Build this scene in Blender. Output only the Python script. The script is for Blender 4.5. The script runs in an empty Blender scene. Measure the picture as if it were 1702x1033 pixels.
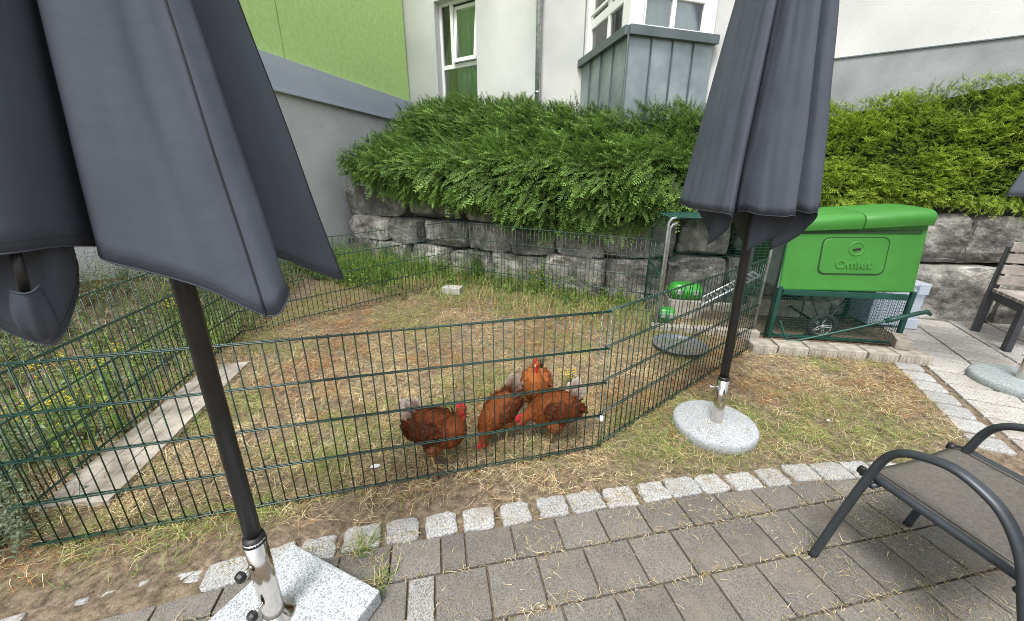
import bpy, bmesh, math, random
import numpy as np
from mathutils import Vector, Matrix, noise, kdtree
R = math.radians
random.seed(7); rng = np.random.default_rng(7)
scene = bpy.context.scene
COL = scene.collection

# ------------------------------------------------------------------ camera, sky, sun, exposure
CAMZ = 1.45
cam_data = bpy.data.cameras.new('camera'); cam = bpy.data.objects.new('camera', cam_data); COL.objects.link(cam)
cam.location = (0, 0, CAMZ); cam.rotation_euler = (R(90 - 19), 0, 0)
cam_data.sensor_width = 36; cam_data.sensor_fit = 'HORIZONTAL'; cam_data.lens = 630 / 1702 * 36
cam_data.clip_start = 0.02; cam_data.clip_end = 2000
scene.camera = cam

SUN_EL, SUN_AZ = 62, 205            # degrees; azimuth measured clockwise from +Y
world = bpy.data.worlds.new('World'); scene.world = world; world.use_nodes = True
nt = world.node_tree
sky = nt.nodes.new('ShaderNodeTexSky'); sky.sky_type = 'NISHITA'; sky.sun_disc = False
sky.sun_elevation = R(SUN_EL); sky.sun_rotation = R(SUN_AZ); sky.air_density = 1.0; sky.dust_density = 4.0; sky.ozone_density = 1.0
hs = nt.nodes.new('ShaderNodeHueSaturation'); hs.inputs['Saturation'].default_value = 0.32
bg = nt.nodes['Background']; bg.inputs['Strength'].default_value = 0.125
nt.links.new(sky.outputs[0], hs.inputs['Color']); nt.links.new(hs.outputs[0], bg.inputs['Color'])
sd = bpy.data.lights.new('sun', 'SUN'); sd.energy = 1.5; sd.angle = R(16); sd.color = (1.0, 0.985, 0.96)
sun = bpy.data.objects.new('sun', sd); COL.objects.link(sun)
sv = Vector((math.sin(R(SUN_AZ)) * math.cos(R(SUN_EL)), math.cos(R(SUN_AZ)) * math.cos(R(SUN_EL)), math.sin(R(SUN_EL))))
sun.rotation_euler = sv.to_track_quat('Z', 'Y').to_euler(); sun.location = sv * 20
vs = scene.view_settings; vs.view_transform = 'Standard'; vs.look = 'None'; vs.gamma = 1; vs.exposure = 1.10
vs.use_curve_mapping = False
scene.render.engine = 'CYCLES'
scene.cycles.filter_width = 1.0; scene.cycles.denoising_prefilter = 'NONE'; scene.cycles.use_adaptive_sampling = False; scene.cycles.max_bounces = 8; scene.cycles.transparent_max_bounces = 16

# ------------------------------------------------------------------ materials
def principled(name):
    m = bpy.data.materials.new(name); m.use_nodes = True
    return m, m.node_tree, m.node_tree.nodes['Principled BSDF']
def mat(name, c1, c2=None, scale=8, rough=.6, metal=0, bump=0, bscale=None, obj_rand=0, detail=6, c3=None, spec=.5, bdist=.01, coat=0, coord='Object', lo=.35, hi=.65):
    m, t, p = principled(name); N, L = t.nodes, t.links
    p.inputs['Roughness'].default_value = rough; p.inputs['Metallic'].default_value = metal
    p.inputs['Specular IOR Level'].default_value = spec; p.inputs['Coat Weight'].default_value = coat
    tc = N.new('ShaderNodeTexCoord'); out = None
    if c2 is not None:
        nz = N.new('ShaderNodeTexNoise'); nz.inputs['Scale'].default_value = scale; nz.inputs['Detail'].default_value = detail
        L.new(tc.outputs[coord], nz.inputs['Vector'])
        rp = N.new('ShaderNodeValToRGB'); L.new(nz.outputs['Fac'], rp.inputs['Fac'])
        e = rp.color_ramp.elements; e[0].position = lo; e[0].color = (*c1, 1); e[1].position = hi; e[1].color = (*c2, 1)
        if c3 is not None:
            x = e.new(.5 * (lo + hi)); x.color = (*c3, 1)
        out = rp.outputs['Color']
    else:
        rgb = N.new('ShaderNodeRGB'); rgb.outputs[0].default_value = (*c1, 1); out = rgb.outputs[0]
    if obj_rand:
        oi = N.new('ShaderNodeObjectInfo'); mr = N.new('ShaderNodeMapRange')
        mr.inputs['To Min'].default_value = 1 - obj_rand; mr.inputs['To Max'].default_value = 1 + obj_rand
        L.new(oi.outputs['Random'], mr.inputs['Value'])
        mx = N.new('ShaderNodeVectorMath'); mx.operation = 'SCALE'; L.new(out, mx.inputs[0]); L.new(mr.outputs[0], mx.inputs['Scale']); out = mx.outputs[0]
    L.new(out, p.inputs['Base Color'])
    if bump:
        bn = N.new('ShaderNodeTexNoise'); bn.inputs['Scale'].default_value = bscale or scale * 6; bn.inputs['Detail'].default_value = 8
        L.new(tc.outputs[coord], bn.inputs['Vector'])
        b = N.new('ShaderNodeBump'); b.inputs['Strength'].default_value = bump; b.inputs['Distance'].default_value = bdist
        L.new(bn.outputs['Fac'], b.inputs['Height']); L.new(b.outputs[0], p.inputs['Normal'])
    return m
def granite(name, base, dark, light, scale=220, rough=.75, bump=.3, rnd=0, stain=None):
    """speckled stone: fine voronoi grains of three tones"""
    m, t, p = principled(name); N, L = t.nodes, t.links
    tc = N.new('ShaderNodeTexCoord'); v = N.new('ShaderNodeTexVoronoi'); v.inputs['Scale'].default_value = scale
    L.new(tc.outputs['Object'], v.inputs['Vector'])
    sp = N.new('ShaderNodeSeparateColor'); L.new(v.outputs['Color'], sp.inputs[0])
    rp = N.new('ShaderNodeValToRGB'); rp.color_ramp.interpolation = 'CONSTANT'; e = rp.color_ramp.elements
    e[0].position = 0; e[0].color = (*dark, 1); e[1].position = .22; e[1].color = (*base, 1); x = e.new(.66); x.color = (*light, 1)
    L.new(sp.outputs[0], rp.inputs['Fac']); out = rp.outputs['Color']
    nz = N.new('ShaderNodeTexNoise'); nz.inputs['Scale'].default_value = 7; nz.inputs['Detail'].default_value = 6; L.new(tc.outputs['Object'], nz.inputs['Vector'])
    mr = N.new('ShaderNodeMapRange'); mr.inputs['To Min'].default_value = .75; mr.inputs['To Max'].default_value = 1.2; L.new(nz.outputs['Fac'], mr.inputs['Value'])
    last = mr.outputs[0]
    if rnd:
        oi = N.new('ShaderNodeObjectInfo'); m2 = N.new('ShaderNodeMapRange'); m2.inputs['To Min'].default_value = 1 - rnd; m2.inputs['To Max'].default_value = 1 + rnd
        L.new(oi.outputs['Random'], m2.inputs['Value']); mu = N.new('ShaderNodeMath'); mu.operation = 'MULTIPLY'; L.new(last, mu.inputs[0]); L.new(m2.outputs[0], mu.inputs[1]); last = mu.outputs[0]
    sc = N.new('ShaderNodeVectorMath'); sc.operation = 'SCALE'; L.new(out, sc.inputs[0]); L.new(last, sc.inputs['Scale']); out = sc.outputs[0]
    if stain:
        n2 = N.new('ShaderNodeTexNoise'); n2.inputs['Scale'].default_value = 5; n2.inputs['Detail'].default_value = 9; n2.inputs['Roughness'].default_value = .7
        ge = N.new('ShaderNodeNewGeometry'); L.new(ge.outputs['Position'], n2.inputs['Vector'])
        r2 = N.new('ShaderNodeMapRange'); r2.inputs['From Min'].default_value = .52; r2.inputs['From Max'].default_value = .68; L.new(n2.outputs['Fac'], r2.inputs['Value'])
        mm = N.new('ShaderNodeMath'); mm.operation = 'MULTIPLY'; mm.inputs[1].default_value = .7; L.new(r2.outputs[0], mm.inputs[0])
        mx = N.new('ShaderNodeMix'); mx.data_type = 'RGBA'; mx.inputs['B'].default_value = (*stain, 1)
        L.new(mm.outputs[0], mx.inputs['Factor']); L.new(out, mx.inputs['A']); out = mx.outputs['Result']
    L.new(out, p.inputs['Base Color']); p.inputs['Roughness'].default_value = rough
    bn = N.new('ShaderNodeTexNoise'); bn.inputs['Scale'].default_value = scale * .6; bn.inputs['Detail'].default_value = 4; L.new(tc.outputs['Object'], bn.inputs['Vector'])
    b = N.new('ShaderNodeBump'); b.inputs['Strength'].default_value = bump; b.inputs['Distance'].default_value = .003
    L.new(bn.outputs['Fac'], b.inputs['Height']); L.new(b.outputs[0], p.inputs['Normal'])
    return m
def attr_mat(name, rough=.6, translucent=0.0, spec=.3):
    m, t, p = principled(name); N, L = t.nodes, t.links
    a = N.new('ShaderNodeAttribute'); a.attribute_name = 'Col'
    L.new(a.outputs['Color'], p.inputs['Base Color']); p.inputs['Roughness'].default_value = rough; p.inputs['Specular IOR Level'].default_value = spec
    if translucent:
        tr = N.new('ShaderNodeBsdfTranslucent'); L.new(a.outputs['Color'], tr.inputs['Color'])
        mx = N.new('ShaderNodeMixShader'); mx.inputs[0].default_value = translucent
        L.new(p.outputs[0], mx.inputs[1]); L.new(tr.outputs[0], mx.inputs[2]); L.new(mx.outputs[0], N['Material Output'].inputs['Surface'])
    return m
def glass_mat(name, tint, gloss=.16):
    m, t, p = principled(name); N, L = t.nodes, t.links
    tr = N.new('ShaderNodeBsdfTransparent'); tr.inputs[0].default_value = (*tint, 1)
    gl = N.new('ShaderNodeBsdfGlossy'); gl.inputs['Roughness'].default_value = .03
    fr = N.new('ShaderNodeFresnel'); fr.inputs['IOR'].default_value = 1.5
    ad = N.new('ShaderNodeMath'); ad.operation = 'ADD'; ad.inputs[1].default_value = gloss; L.new(fr.outputs[0], ad.inputs[0])
    mx = N.new('ShaderNodeMixShader'); L.new(ad.outputs[0], mx.inputs[0]); L.new(tr.outputs[0], mx.inputs[1]); L.new(gl.outputs[0], mx.inputs[2])
    L.new(mx.outputs[0], N['Material Output'].inputs['Surface'])
    return m
def fabric_mat(name, c, rough=.85):
    m, t, p = principled(name); N, L = t.nodes, t.links
    tc = N.new('ShaderNodeTexCoord')
    nz = N.new('ShaderNodeTexNoise'); nz.inputs['Scale'].default_value = 3; nz.inputs['Detail'].default_value = 8; L.new(tc.outputs['Object'], nz.inputs['Vector'])
    rp = N.new('ShaderNodeValToRGB'); e = rp.color_ramp.elements
    e[0].position = .3; e[0].color = (*[x * .88 for x in c], 1); e[1].position = .7; e[1].color = (*[x * 1.12 for x in c], 1)
    L.new(nz.outputs['Fac'], rp.inputs['Fac']); L.new(rp.outputs[0], p.inputs['Base Color'])
    p.inputs['Roughness'].default_value = rough; p.inputs['Specular IOR Level'].default_value = .3
    w = N.new('ShaderNodeTexNoise'); w.inputs['Scale'].default_value = 700; w.inputs['Detail'].default_value = 2; L.new(tc.outputs['Object'], w.inputs['Vector'])
    w2 = N.new('ShaderNodeTexNoise'); w2.inputs['Scale'].default_value = 9; w2.inputs['Detail'].default_value = 3; L.new(tc.outputs['Object'], w2.inputs['Vector'])
    b = N.new('ShaderNodeBump'); b.inputs['Strength'].default_value = .25; b.inputs['Distance'].default_value = .001; L.new(w.outputs['Fac'], b.inputs['Height'])
    b2 = N.new('ShaderNodeBump'); b2.inputs['Strength'].default_value = .25; b2.inputs['Distance'].default_value = .02; L.new(w2.outputs['Fac'], b2.inputs['Height'])
    L.new(b.outputs[0], b2.inputs['Normal']); L.new(b2.outputs[0], p.inputs['Normal'])
    return m

M = {}
M['white_render'] = mat('white_render', (.50, .51, .50), (.62, .625, .615), 1.1, .9, detail=10, bump=.35, bscale=160, bdist=.006)
M['grey_render'] = mat('grey_render', (.53, .55, .57), (.63, .65, .67), 1.5, .9, bump=.8, bscale=55, bdist=.025, detail=10)
M['plinth'] = mat('plinth_render', (.22, .235, .245), (.32, .335, .345), 2.2, .9, bump=.35, bscale=60, bdist=.006)
M['green_panel'] = mat('green_panel', (.44, .67, .22), (.52, .74, .29), 16, .8, bump=.12, bscale=120, detail=10)
M['flashing'] = mat('grey_flashing', (.40, .45, .54), (.44, .49, .58), 2, .45, .2)
M['zinc'] = mat('zinc_sheet', (.22, .265, .28), (.36, .415, .435), 2.5, .42, .45, bump=.05, bscale=6, detail=8)
M['zinc_dark'] = mat('zinc_trim', (.11, .14, .15), (.15, .18, .19), 3, .5, .4)
M['pvc'] = mat('white_pvc', (.80, .81, .80), rough=.35)
M['curtain'] = mat('curtain_cloth', (.80, .84, .83), (.90, .92, .91), 3, .9)
M['curtain_tree_reflection'] = mat('curtain_tree_reflection', (.20, .42, .25), (.32, .55, .38), 3, .9)  # curtain cloth tinted green in place of trees reflected in the glass
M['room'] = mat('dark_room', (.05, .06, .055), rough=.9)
M['glass'] = glass_mat('window_glass', (.90, .95, .93), .10)
M['galv'] = mat('galvanised_steel', (.33, .36, .37), (.52, .55, .56), 14, .4, .7, detail=8)
M['fabric'] = fabric_mat('umbrella_fabric', (.066, .077, .098))
M['fabric_hem'] = fabric_mat('umbrella_hem', (.058, .068, .086))
M['thread'] = mat('seam_thread', (.02, .021, .025), rough=.9)
M['pole'] = mat('black_pole', (.012, .013, .014), (.02, .021, .022), 12, .42)
M['chrome'] = mat('polished_steel', (.60, .57, .53), (.66, .63, .58), 30, .14, 1.0, bump=.03, bscale=80)
M['plastic_black'] = mat('black_plastic', (.012, .012, .013), rough=.5)
M['granite_white'] = granite('white_granite', (.41, .43, .45), (.22, .235, .25), (.53, .55, .57), 260, .55, .15)
M['granite_grey'] = granite('grey_granite', (.34, .36, .375), (.19, .20, .21), (.44, .46, .475), 300, .8, .3)
M['granite_base3'] = granite('greenish_granite', (.27, .305, .31), (.16, .18, .18), (.34, .375, .38), 300, .8, .3)
M['sett'] = granite('sett_granite', (.32, .32, .312), (.20, .20, .195), (.42, .42, .41), 220, .9, .6, .12, stain=(.26, .20, .14))
M['paver'] = granite('brown_paver', (.142, .132, .117), (.095, .088, .078), (.182, .169, .150), 300, .92, .5, .17, stain=(.20, .165, .125))
M['paver_light'] = granite('light_paver', (.24, .235, .22), (.13, .125, .115), (.34, .335, .32), 320, .92, .5, .08)
M['slab'] = granite('patio_slab', (.36, .345, .32), (.25, .24, .22), (.46, .445, .415), 170, .92, .5, .09, stain=(.25, .21, .16))
M['kerb'] = mat('kerb_concrete', (.24, .215, .175), (.40, .365, .31), 14, .95, bump=.5, bscale=120, obj_rand=.12, detail=9, bdist=.004)
M['concrete'] = mat('grey_concrete', (.32, .31, .29), (.46, .45, .43), 12, .95, bump=.4, bscale=100)
M['soil'] = None
M['fence'] = mat('green_fence_coating', (.003, .026, .018), (.008, .050, .036), 30, .38, 0, coat=.15, c3=(.005, .034, .024))
_e = [n for n in M['fence'].node_tree.nodes if n.type == 'VALTORGB'][0].color_ramp.elements
_x = _e.new(.74); _x.color = (.20, .24, .23, 1); _e[-2].position = .70
M['fence_worn'] = mat('worn_fence_zinc', (.30, .34, .33), (.02, .09, .07), 60, .5, .3, lo=.42, hi=.58)
M['coop_green'] = mat('coop_green_plastic', (.038, .195, .026), (.045, .22, .031), 7, .45, detail=12, bump=.06, bscale=240, bdist=.002)
M['coop_groove'] = mat('coop_groove', (.012, .05, .012), rough=.7)
M['coop_frame'] = mat('coop_frame_green', (.005, .050, .036), (.008, .065, .048), 10, .4)
M['coop_side'] = mat('coop_grey_panel', (.14, .16, .165), (.20, .22, .225), 5, .5)
M['tyre'] = mat('tyre', (.018, .018, .018), (.03, .03, .03), 20, .85)
M['hub'] = mat('wheel_hub', (.42, .43, .44), rough=.45, metal=.2)
M['tray'] = mat('grey_tray', (.10, .115, .13), (.14, .155, .17), 10, .45)
M['feeder'] = mat('feeder_green', (.035, .25, .03), (.05, .30, .04), 8, .35)
M['feeder_dark'] = mat('feeder_dark_green', (.012, .09, .012), rough=.4)
M['clear'] = None
M['chair_metal'] = mat('anthracite_tube', (.040, .048, .056), (.050, .058, .067), 40, .42, .35)
M['sling'] = mat('textilene', (.085, .078, .068), (.125, .115, .10), 90, .8, bump=.5, bscale=900, bdist=.001)
M['bench_wood'] = mat('weathered_slat', (.20, .175, .16), (.36, .325, .30), 9, .85, bump=.4, bscale=50, obj_rand=.12)
M['bench_frame'] = mat('bench_frame_paint', (.035, .038, .045), (.05, .053, .06), 10, .5)
M['embank'] = mat('embankment_inner_shade', (.006, .014, .004), (.014, .024, .008), 9, 1.0, spec=.1)  # near-black green paints the shade inside the shrubs onto the bank
M['leaf'] = attr_mat('shrub_leaf', .5, .25)
M['straw'] = attr_mat('straw_strand', .8, .15, .2)
M['weed'] = attr_mat('weed_leaf', .6, .25)
M['hen'] = attr_mat('hen_surface', .75, 0, .25)
M['feather'] = attr_mat('hen_feather', .7, .3, .25)
M['blue'] = mat('blue_clip_plastic', (.05, .10, .45), rough=.4)
M['white_plastic'] = mat('white_scrap', (.75, .76, .78), rough=.6)

def stone_mat():
    m, t, p = principled('quarry_stone'); N, L = t.nodes, t.links
    g = N.new('ShaderNodeNewGeometry')
    n1 = N.new('ShaderNodeTexNoise'); n1.inputs['Scale'].default_value = 3.2; n1.inputs['Detail'].default_value = 12; n1.inputs['Roughness'].default_value = .72; L.new(g.outputs['Position'], n1.inputs['Vector'])
    rp = N.new('ShaderNodeValToRGB'); e = rp.color_ramp.elements
    e[0].position = .33; e[0].color = (.035, .033, .030, 1); e[1].position = .66; e[1].color = (.52, .50, .46, 1)
    x = e.new(.46); x.color = (.15, .143, .130, 1); x = e.new(.55); x.color = (.26, .25, .228, 1)
    L.new(n1.outputs['Fac'], rp.inputs['Fac'])
    n2 = N.new('ShaderNodeTexNoise'); n2.inputs['Scale'].default_value = 26; n2.inputs['Detail'].default_value = 6; L.new(g.outputs['Position'], n2.inputs['Vector'])
    mr = N.new('ShaderNodeMapRange'); mr.inputs['From Min'].default_value = .60; mr.inputs['From Max'].default_value = .70; L.new(n2.outputs['Fac'], mr.inputs['Value'])
    m3 = N.new('ShaderNodeMath'); m3.operation = 'MULTIPLY'; m3.inputs[1].default_value = .55; L.new(mr.outputs[0], m3.inputs[0])
    mx = N.new('ShaderNodeMix'); mx.data_type = 'RGBA'; mx.inputs['B'].default_value = (.33, .32, .29, 1); L.new(m3.outputs[0], mx.inputs['Factor']); L.new(rp.outputs[0], mx.inputs['A'])
    oi = N.new('ShaderNodeObjectInfo'); hr = N.new('ShaderNodeMapRange'); hr.inputs['To Min'].default_value = .9; hr.inputs['To Max'].default_value = 1.45; L.new(oi.outputs['Random'], hr.inputs['Value'])
    sc = N.new('ShaderNodeVectorMath'); sc.operation = 'SCALE'; L.new(mx.outputs['Result'], sc.inputs[0]); L.new(hr.outputs[0], sc.inputs['Scale'])
    L.new(sc.outputs[0], p.inputs['Base Color']); p.inputs['Roughness'].default_value = .95
    n4 = N.new('ShaderNodeTexNoise'); n4.inputs['Scale'].default_value = 14; n4.inputs['Detail'].default_value = 12; n4.inputs['Roughness'].default_value = .7; L.new(g.outputs['Position'], n4.inputs['Vector'])
    b = N.new('ShaderNodeBump'); b.inputs['Strength'].default_value = .9; b.inputs['Distance'].default_value = .04; L.new(n4.outputs['Fac'], b.inputs['Height']); L.new(b.outputs[0], p.inputs['Normal'])
    return m
M['stone'] = stone_mat()

def soil_mat():
    m, t, p = principled('lawn_soil'); N, L = t.nodes, t.links
    g = N.new('ShaderNodeNewGeometry')
    def nz(s, d, r=.6):
        n = N.new('ShaderNodeTexNoise'); n.inputs['Scale'].default_value = s; n.inputs['Detail'].default_value = d; n.inputs['Roughness'].default_value = r; L.new(g.outputs['Position'], n.inputs['Vector']); return n
    a = nz(22, 10, .75)
    rp = N.new('ShaderNodeValToRGB'); e = rp.color_ramp.elements
    e[0].position = .34; e[0].color = (.038, .027, .017, 1); e[1].position = .70; e[1].color = (.36, .285, .20, 1)
    x = e.new(.5); x.color = (.17, .125, .083, 1); L.new(a.outputs['Fac'], rp.inputs['Fac'])
    b_ = nz(2.2, 6)
    mr = N.new('ShaderNodeMapRange'); mr.inputs['From Min'].default_value = .5; mr.inputs['From Max'].default_value = .66; mr.inputs['To Max'].default_value = .25; L.new(b_.outputs['Fac'], mr.inputs['Value'])
    mx = N.new('ShaderNodeMix'); mx.data_type = 'RGBA'; mx.inputs['B'].default_value = (.10, .12, .035, 1); L.new(mr.outputs[0], mx.inputs['Factor']); L.new(rp.outputs[0], mx.inputs['A'])
    L.new(mx.outputs['Result'], p.inputs['Base Color']); p.inputs['Roughness'].default_value = 1
    c = nz(60, 8, .7); b = N.new('ShaderNodeBump'); b.inputs['Strength'].default_value = .8; b.inputs['Distance'].default_value = .015
    L.new(c.outputs['Fac'], b.inputs['Height']); L.new(b.outputs[0], p.inputs['Normal'])
    return m
M['soil'] = soil_mat()
def clear_mat():
    m, t, p = principled('frosted_plastic'); N, L = t.nodes, t.links
    p.inputs['Base Color'].default_value = (.72, .78, .86, 1); p.inputs['Roughness'].default_value = .35
    tr = N.new('ShaderNodeBsdfTransparent'); tr.inputs[0].default_value = (.9, .94, .98, 1)
    mx = N.new('ShaderNodeMixShader'); mx.inputs[0].default_value = .45
    L.new(p.outputs[0], mx.inputs[1]); L.new(tr.outputs[0], mx.inputs[2]); L.new(mx.outputs[0], N['Material Output'].inputs['Surface'])
    return m
M['clear'] = clear_mat()

# ------------------------------------------------------------------ mesh helpers
def V(*a): return Vector(a)
class MB:
    def __init__(s): s.v = []; s.f = []
    def add(s, vs, fs):
        o = len(s.v); s.v += [tuple(v) for v in vs]; s.f += [tuple(i + o for i in f) for f in fs]; return s
    def box(s, c, size, ax=None):
        """ax: 3 unit vectors"""
        ax = ax or (V(1, 0, 0), V(0, 1, 0), V(0, 0, 1)); c = Vector(c); h = [x / 2 for x in size]
        vs = [c + ax[0] * (h[0] * i) + ax[1] * (h[1] * j) + ax[2] * (h[2] * k) for k in (-1, 1) for j in (-1, 1) for i in (-1, 1)]
        return s.add(vs, [(0, 2, 3, 1), (4, 5, 7, 6), (0, 1, 5, 4), (1, 3, 7, 5), (3, 2, 6, 7), (2, 0, 4, 6)])
    def quad(s, a, b, c, d): return s.add([a, b, c, d], [(0, 1, 2, 3)])
    def tube(s, pts, r, seg=8, cap=True, flat=1.0, up=None):
        """swept tube; r number or list; flat squashes along the frame's second axis"""
        pts = [Vector(p) for p in pts]; n = len(pts); rs = r if isinstance(r, (list, tuple)) else [r] * n
        vs = []; nrm = None
        for i, p in enumerate(pts):
            t = (pts[min(i + 1, n - 1)] - pts[max(i - 1, 0)]).normalized()
            if nrm is None:
                u0 = Vector(up) if up else (V(0, 0, 1) if abs(t.z) < .9 else V(1, 0, 0))
                nrm = (u0 - t * u0.dot(t)).normalized()
            else: nrm = (nrm - t * nrm.dot(t)).normalized()
            b = t.cross(nrm)
            for k in range(seg):
                a = 2 * math.pi * k / seg
                vs.append(p + b * (math.cos(a) * rs[i]) + nrm * (math.sin(a) * rs[i] * flat))
        fs = [(i * seg + k, i * seg + (k + 1) % seg, (i + 1) * seg + (k + 1) % seg, (i + 1) * seg + k) for i in range(n - 1) for k in range(seg)]
        if cap: fs += [tuple(range(seg - 1, -1, -1)), tuple((n - 1) * seg + k for k in range(seg))]
        return s.add(vs, fs)
    def lathe(s, c, prof, seg=32, axis=None):
        """prof: (radius, height) bottom to top about axis"""
        c = Vector(c); w = (axis or V(0, 0, 1)).normalized(); u = w.orthogonal().normalized(); v = w.cross(u); vs = []
        for (r, h) in prof:
            for k in range(seg):
                a = 2 * math.pi * k / seg; vs.append(c + w * h + u * (r * math.cos(a)) + v * (r * math.sin(a)))
        n = len(prof); fs = [(i * seg + k, i * seg + (k + 1) % seg, (i + 1) * seg + (k + 1) % seg, (i + 1) * seg + k) for i in range(n - 1) for k in range(seg)]
        fs += [tuple(range(seg - 1, -1, -1)), tuple((n - 1) * seg + k for k in range(seg))]
        return s.add(vs, fs)
    def prism(s, poly, d):
        """extrude 3-D polygon by vector d"""
        n = len(poly); d = Vector(d); vs = [Vector(p) for p in poly] + [Vector(p) + d for p in poly]
        return s.add(vs, [tuple(range(n - 1, -1, -1)), tuple(range(n, 2 * n))] + [(i, (i + 1) % n, n + (i + 1) % n, n + i) for i in range(n)])
    def build(s, name, m, parent=None, smooth=False, bevel=0, segs=2, auto=None):
        o3 = parent.location if parent is not None and parent.parent is None else None
        off = parent.get('_o', None) if parent is not None else None
        base = Vector(off) if off is not None else V(0, 0, 0)
        me = bpy.data.meshes.new(name); me.from_pydata([tuple(Vector(v) - base) for v in s.v], [], s.f); me.validate()
        bm = bmesh.new(); bm.from_mesh(me); bmesh.ops.recalc_face_normals(bm, faces=bm.faces); bm.to_mesh(me); bm.free()
        return mesh_obj(name, me, m, parent, smooth, bevel, segs)
def mesh_obj(name, me, m, parent=None, smooth=False, bevel=0, segs=2):
    o = bpy.data.objects.new(name, me); COL.objects.link(o)
    if m is not None: me.materials.append(m if not isinstance(m, str) else M[m])
    if parent is not None:
        o.parent = parent
        if '_o' in parent: o['_o'] = parent['_o']
    if smooth:
        for p in me.polygons: p.use_smooth = True
    if bevel:
        b = o.modifiers.new('bevel', 'BEVEL'); b.width = bevel; b.segments = segs; b.limit_method = 'ANGLE'; b.angle_limit = R(35)
    return o
def tag(o, label=None, cat=None, group=None, kind=None):
    if label: o['label'] = label
    if cat: o['category'] = cat
    if group: o['group'] = group
    if kind: o['kind'] = kind
    return o
def thing(name, label, cat, loc=(0, 0, 0), group=None, local=False):
    """Empty at the base. local=False: child meshes are given in world coordinates"""
    o = bpy.data.objects.new(name, None); COL.objects.link(o); o.location = loc; o.empty_display_size = .1
    o['_o'] = (0., 0., 0.) if local else tuple(float(x) for x in loc)
    return tag(o, label, cat, group)
def struct(o): o['kind'] = 'structure'; return o
def np_mesh(name, verts, quads, colors, m, parent=None, smooth=False):
    """fast mesh from numpy arrays; colors per vertex"""
    verts = np.asarray(verts, np.float32).reshape(-1, 3); quads = np.asarray(quads, np.int32)
    k = quads.shape[1]; me = bpy.data.meshes.new(name)
    me.vertices.add(len(verts)); me.vertices.foreach_set('co', verts.ravel())
    me.loops.add(quads.size); me.loops.foreach_set('vertex_index', quads.ravel())
    me.polygons.add(len(quads)); me.polygons.foreach_set('loop_start', np.arange(0, quads.size, k, dtype=np.int32))
    me.update(calc_edges=True)
    if colors is not None:
        ca = me.color_attributes.new('Col', 'FLOAT_COLOR', 'POINT'); c = np.ones((len(verts), 4), np.float32); c[:, :3] = colors; ca.data.foreach_set('color', c.ravel())
    return mesh_obj(name, me, m, parent, smooth)
def copy_tree(o, parent=None):
    c = o.copy(); COL.objects.link(c); c.parent = parent
    for ch in list(o.children): copy_tree(ch, c)
    return c
def catmull(P, n, closed=False):
    """Catmull-Rom through rows of P"""
    P = np.asarray(P, float); m = len(P); out = []
    segs = m if closed else m - 1
    for i in range(segs):
        idx = [(i - 1), i, i + 1, i + 2]
        idx = [j % m for j in idx] if closed else [min(max(j, 0), m - 1) for j in idx]
        p0, p1, p2, p3 = P[idx]
        for t in np.linspace(0, 1, n, endpoint=False):
            out.append(.5 * ((2 * p1) + (p2 - p0) * t + (2 * p0 - 5 * p1 + 4 * p2 - p3) * t * t + (3 * p1 - p0 - 3 * p2 + p3) * t ** 3))
    if not closed: out.append(P[-1])
    return np.array(out)
def sstep(x, a, b):
    t = min(max((x - a) / (b - a), 0), 1); return t * t * (3 - 2 * t)

# ------------------------------------------------------------------ layout functions
SETT = [(-2.6, .60), (-1.95, .78), (-1.6, .90), (-1.38, .98), (-1.19, 1.03), (-1.05, 1.08), (-.90, 1.135), (-.72, 1.19), (-.55, 1.235), (-.37, 1.265), (-.21, 1.30), (-.05, 1.325), (.11, 1.36), (.30, 1.395), (.46, 1.43), (.63, 1.455), (.81, 1.49),
        (.98, 1.515), (1.16, 1.54), (1.35, 1.57), (1.53, 1.59), (1.71, 1.605), (1.89, 1.615), (2.07, 1.62), (2.25, 1.62), (2.43, 1.615)]
SX = [p[0] for p in SETT]; SY = [p[1] for p in SETT]
def sett_y(x): return float(np.interp(x, SX, SY))
JD = V(.4506, .8927, 0); JN = V(.8927, -.4506, 0)           # right path: along / across
def path_n(x, y): return .8927 * x - .4506 * y
def is_paved(x, y): return y < sett_y(x) + .05 or path_n(x, y) > 1.56
def gz(x, y):
    z = .74 * sstep(-x, 2.7, 4.7) * sstep(y, 1.6, 3.6) + .09 * sstep(y, 4.0, 5.4) * sstep(-x, -1.6, .2)
    return z
WALL = np.array([(-3.02, 6.88), (-1.5, 6.02), (0, 5.17), (1.15, 4.62), (2.2, 4.5), (3.4, 4.33), (4.3, 3.98), (5.0, 3.80), (6.6, 3.62)])
def wall_y(x): return float(np.interp(x, WALL[:, 0], WALL[:, 1]))
FV = V(.857167, -.515038, 0); GV = V(.515038, .857167, 0); FB = V(2.7376, 6.3429, 0)
def fac(a, b, z): return FB + FV * a + GV * b + V(0, 0, z)   # facade coordinates: along, inwards, up

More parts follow.
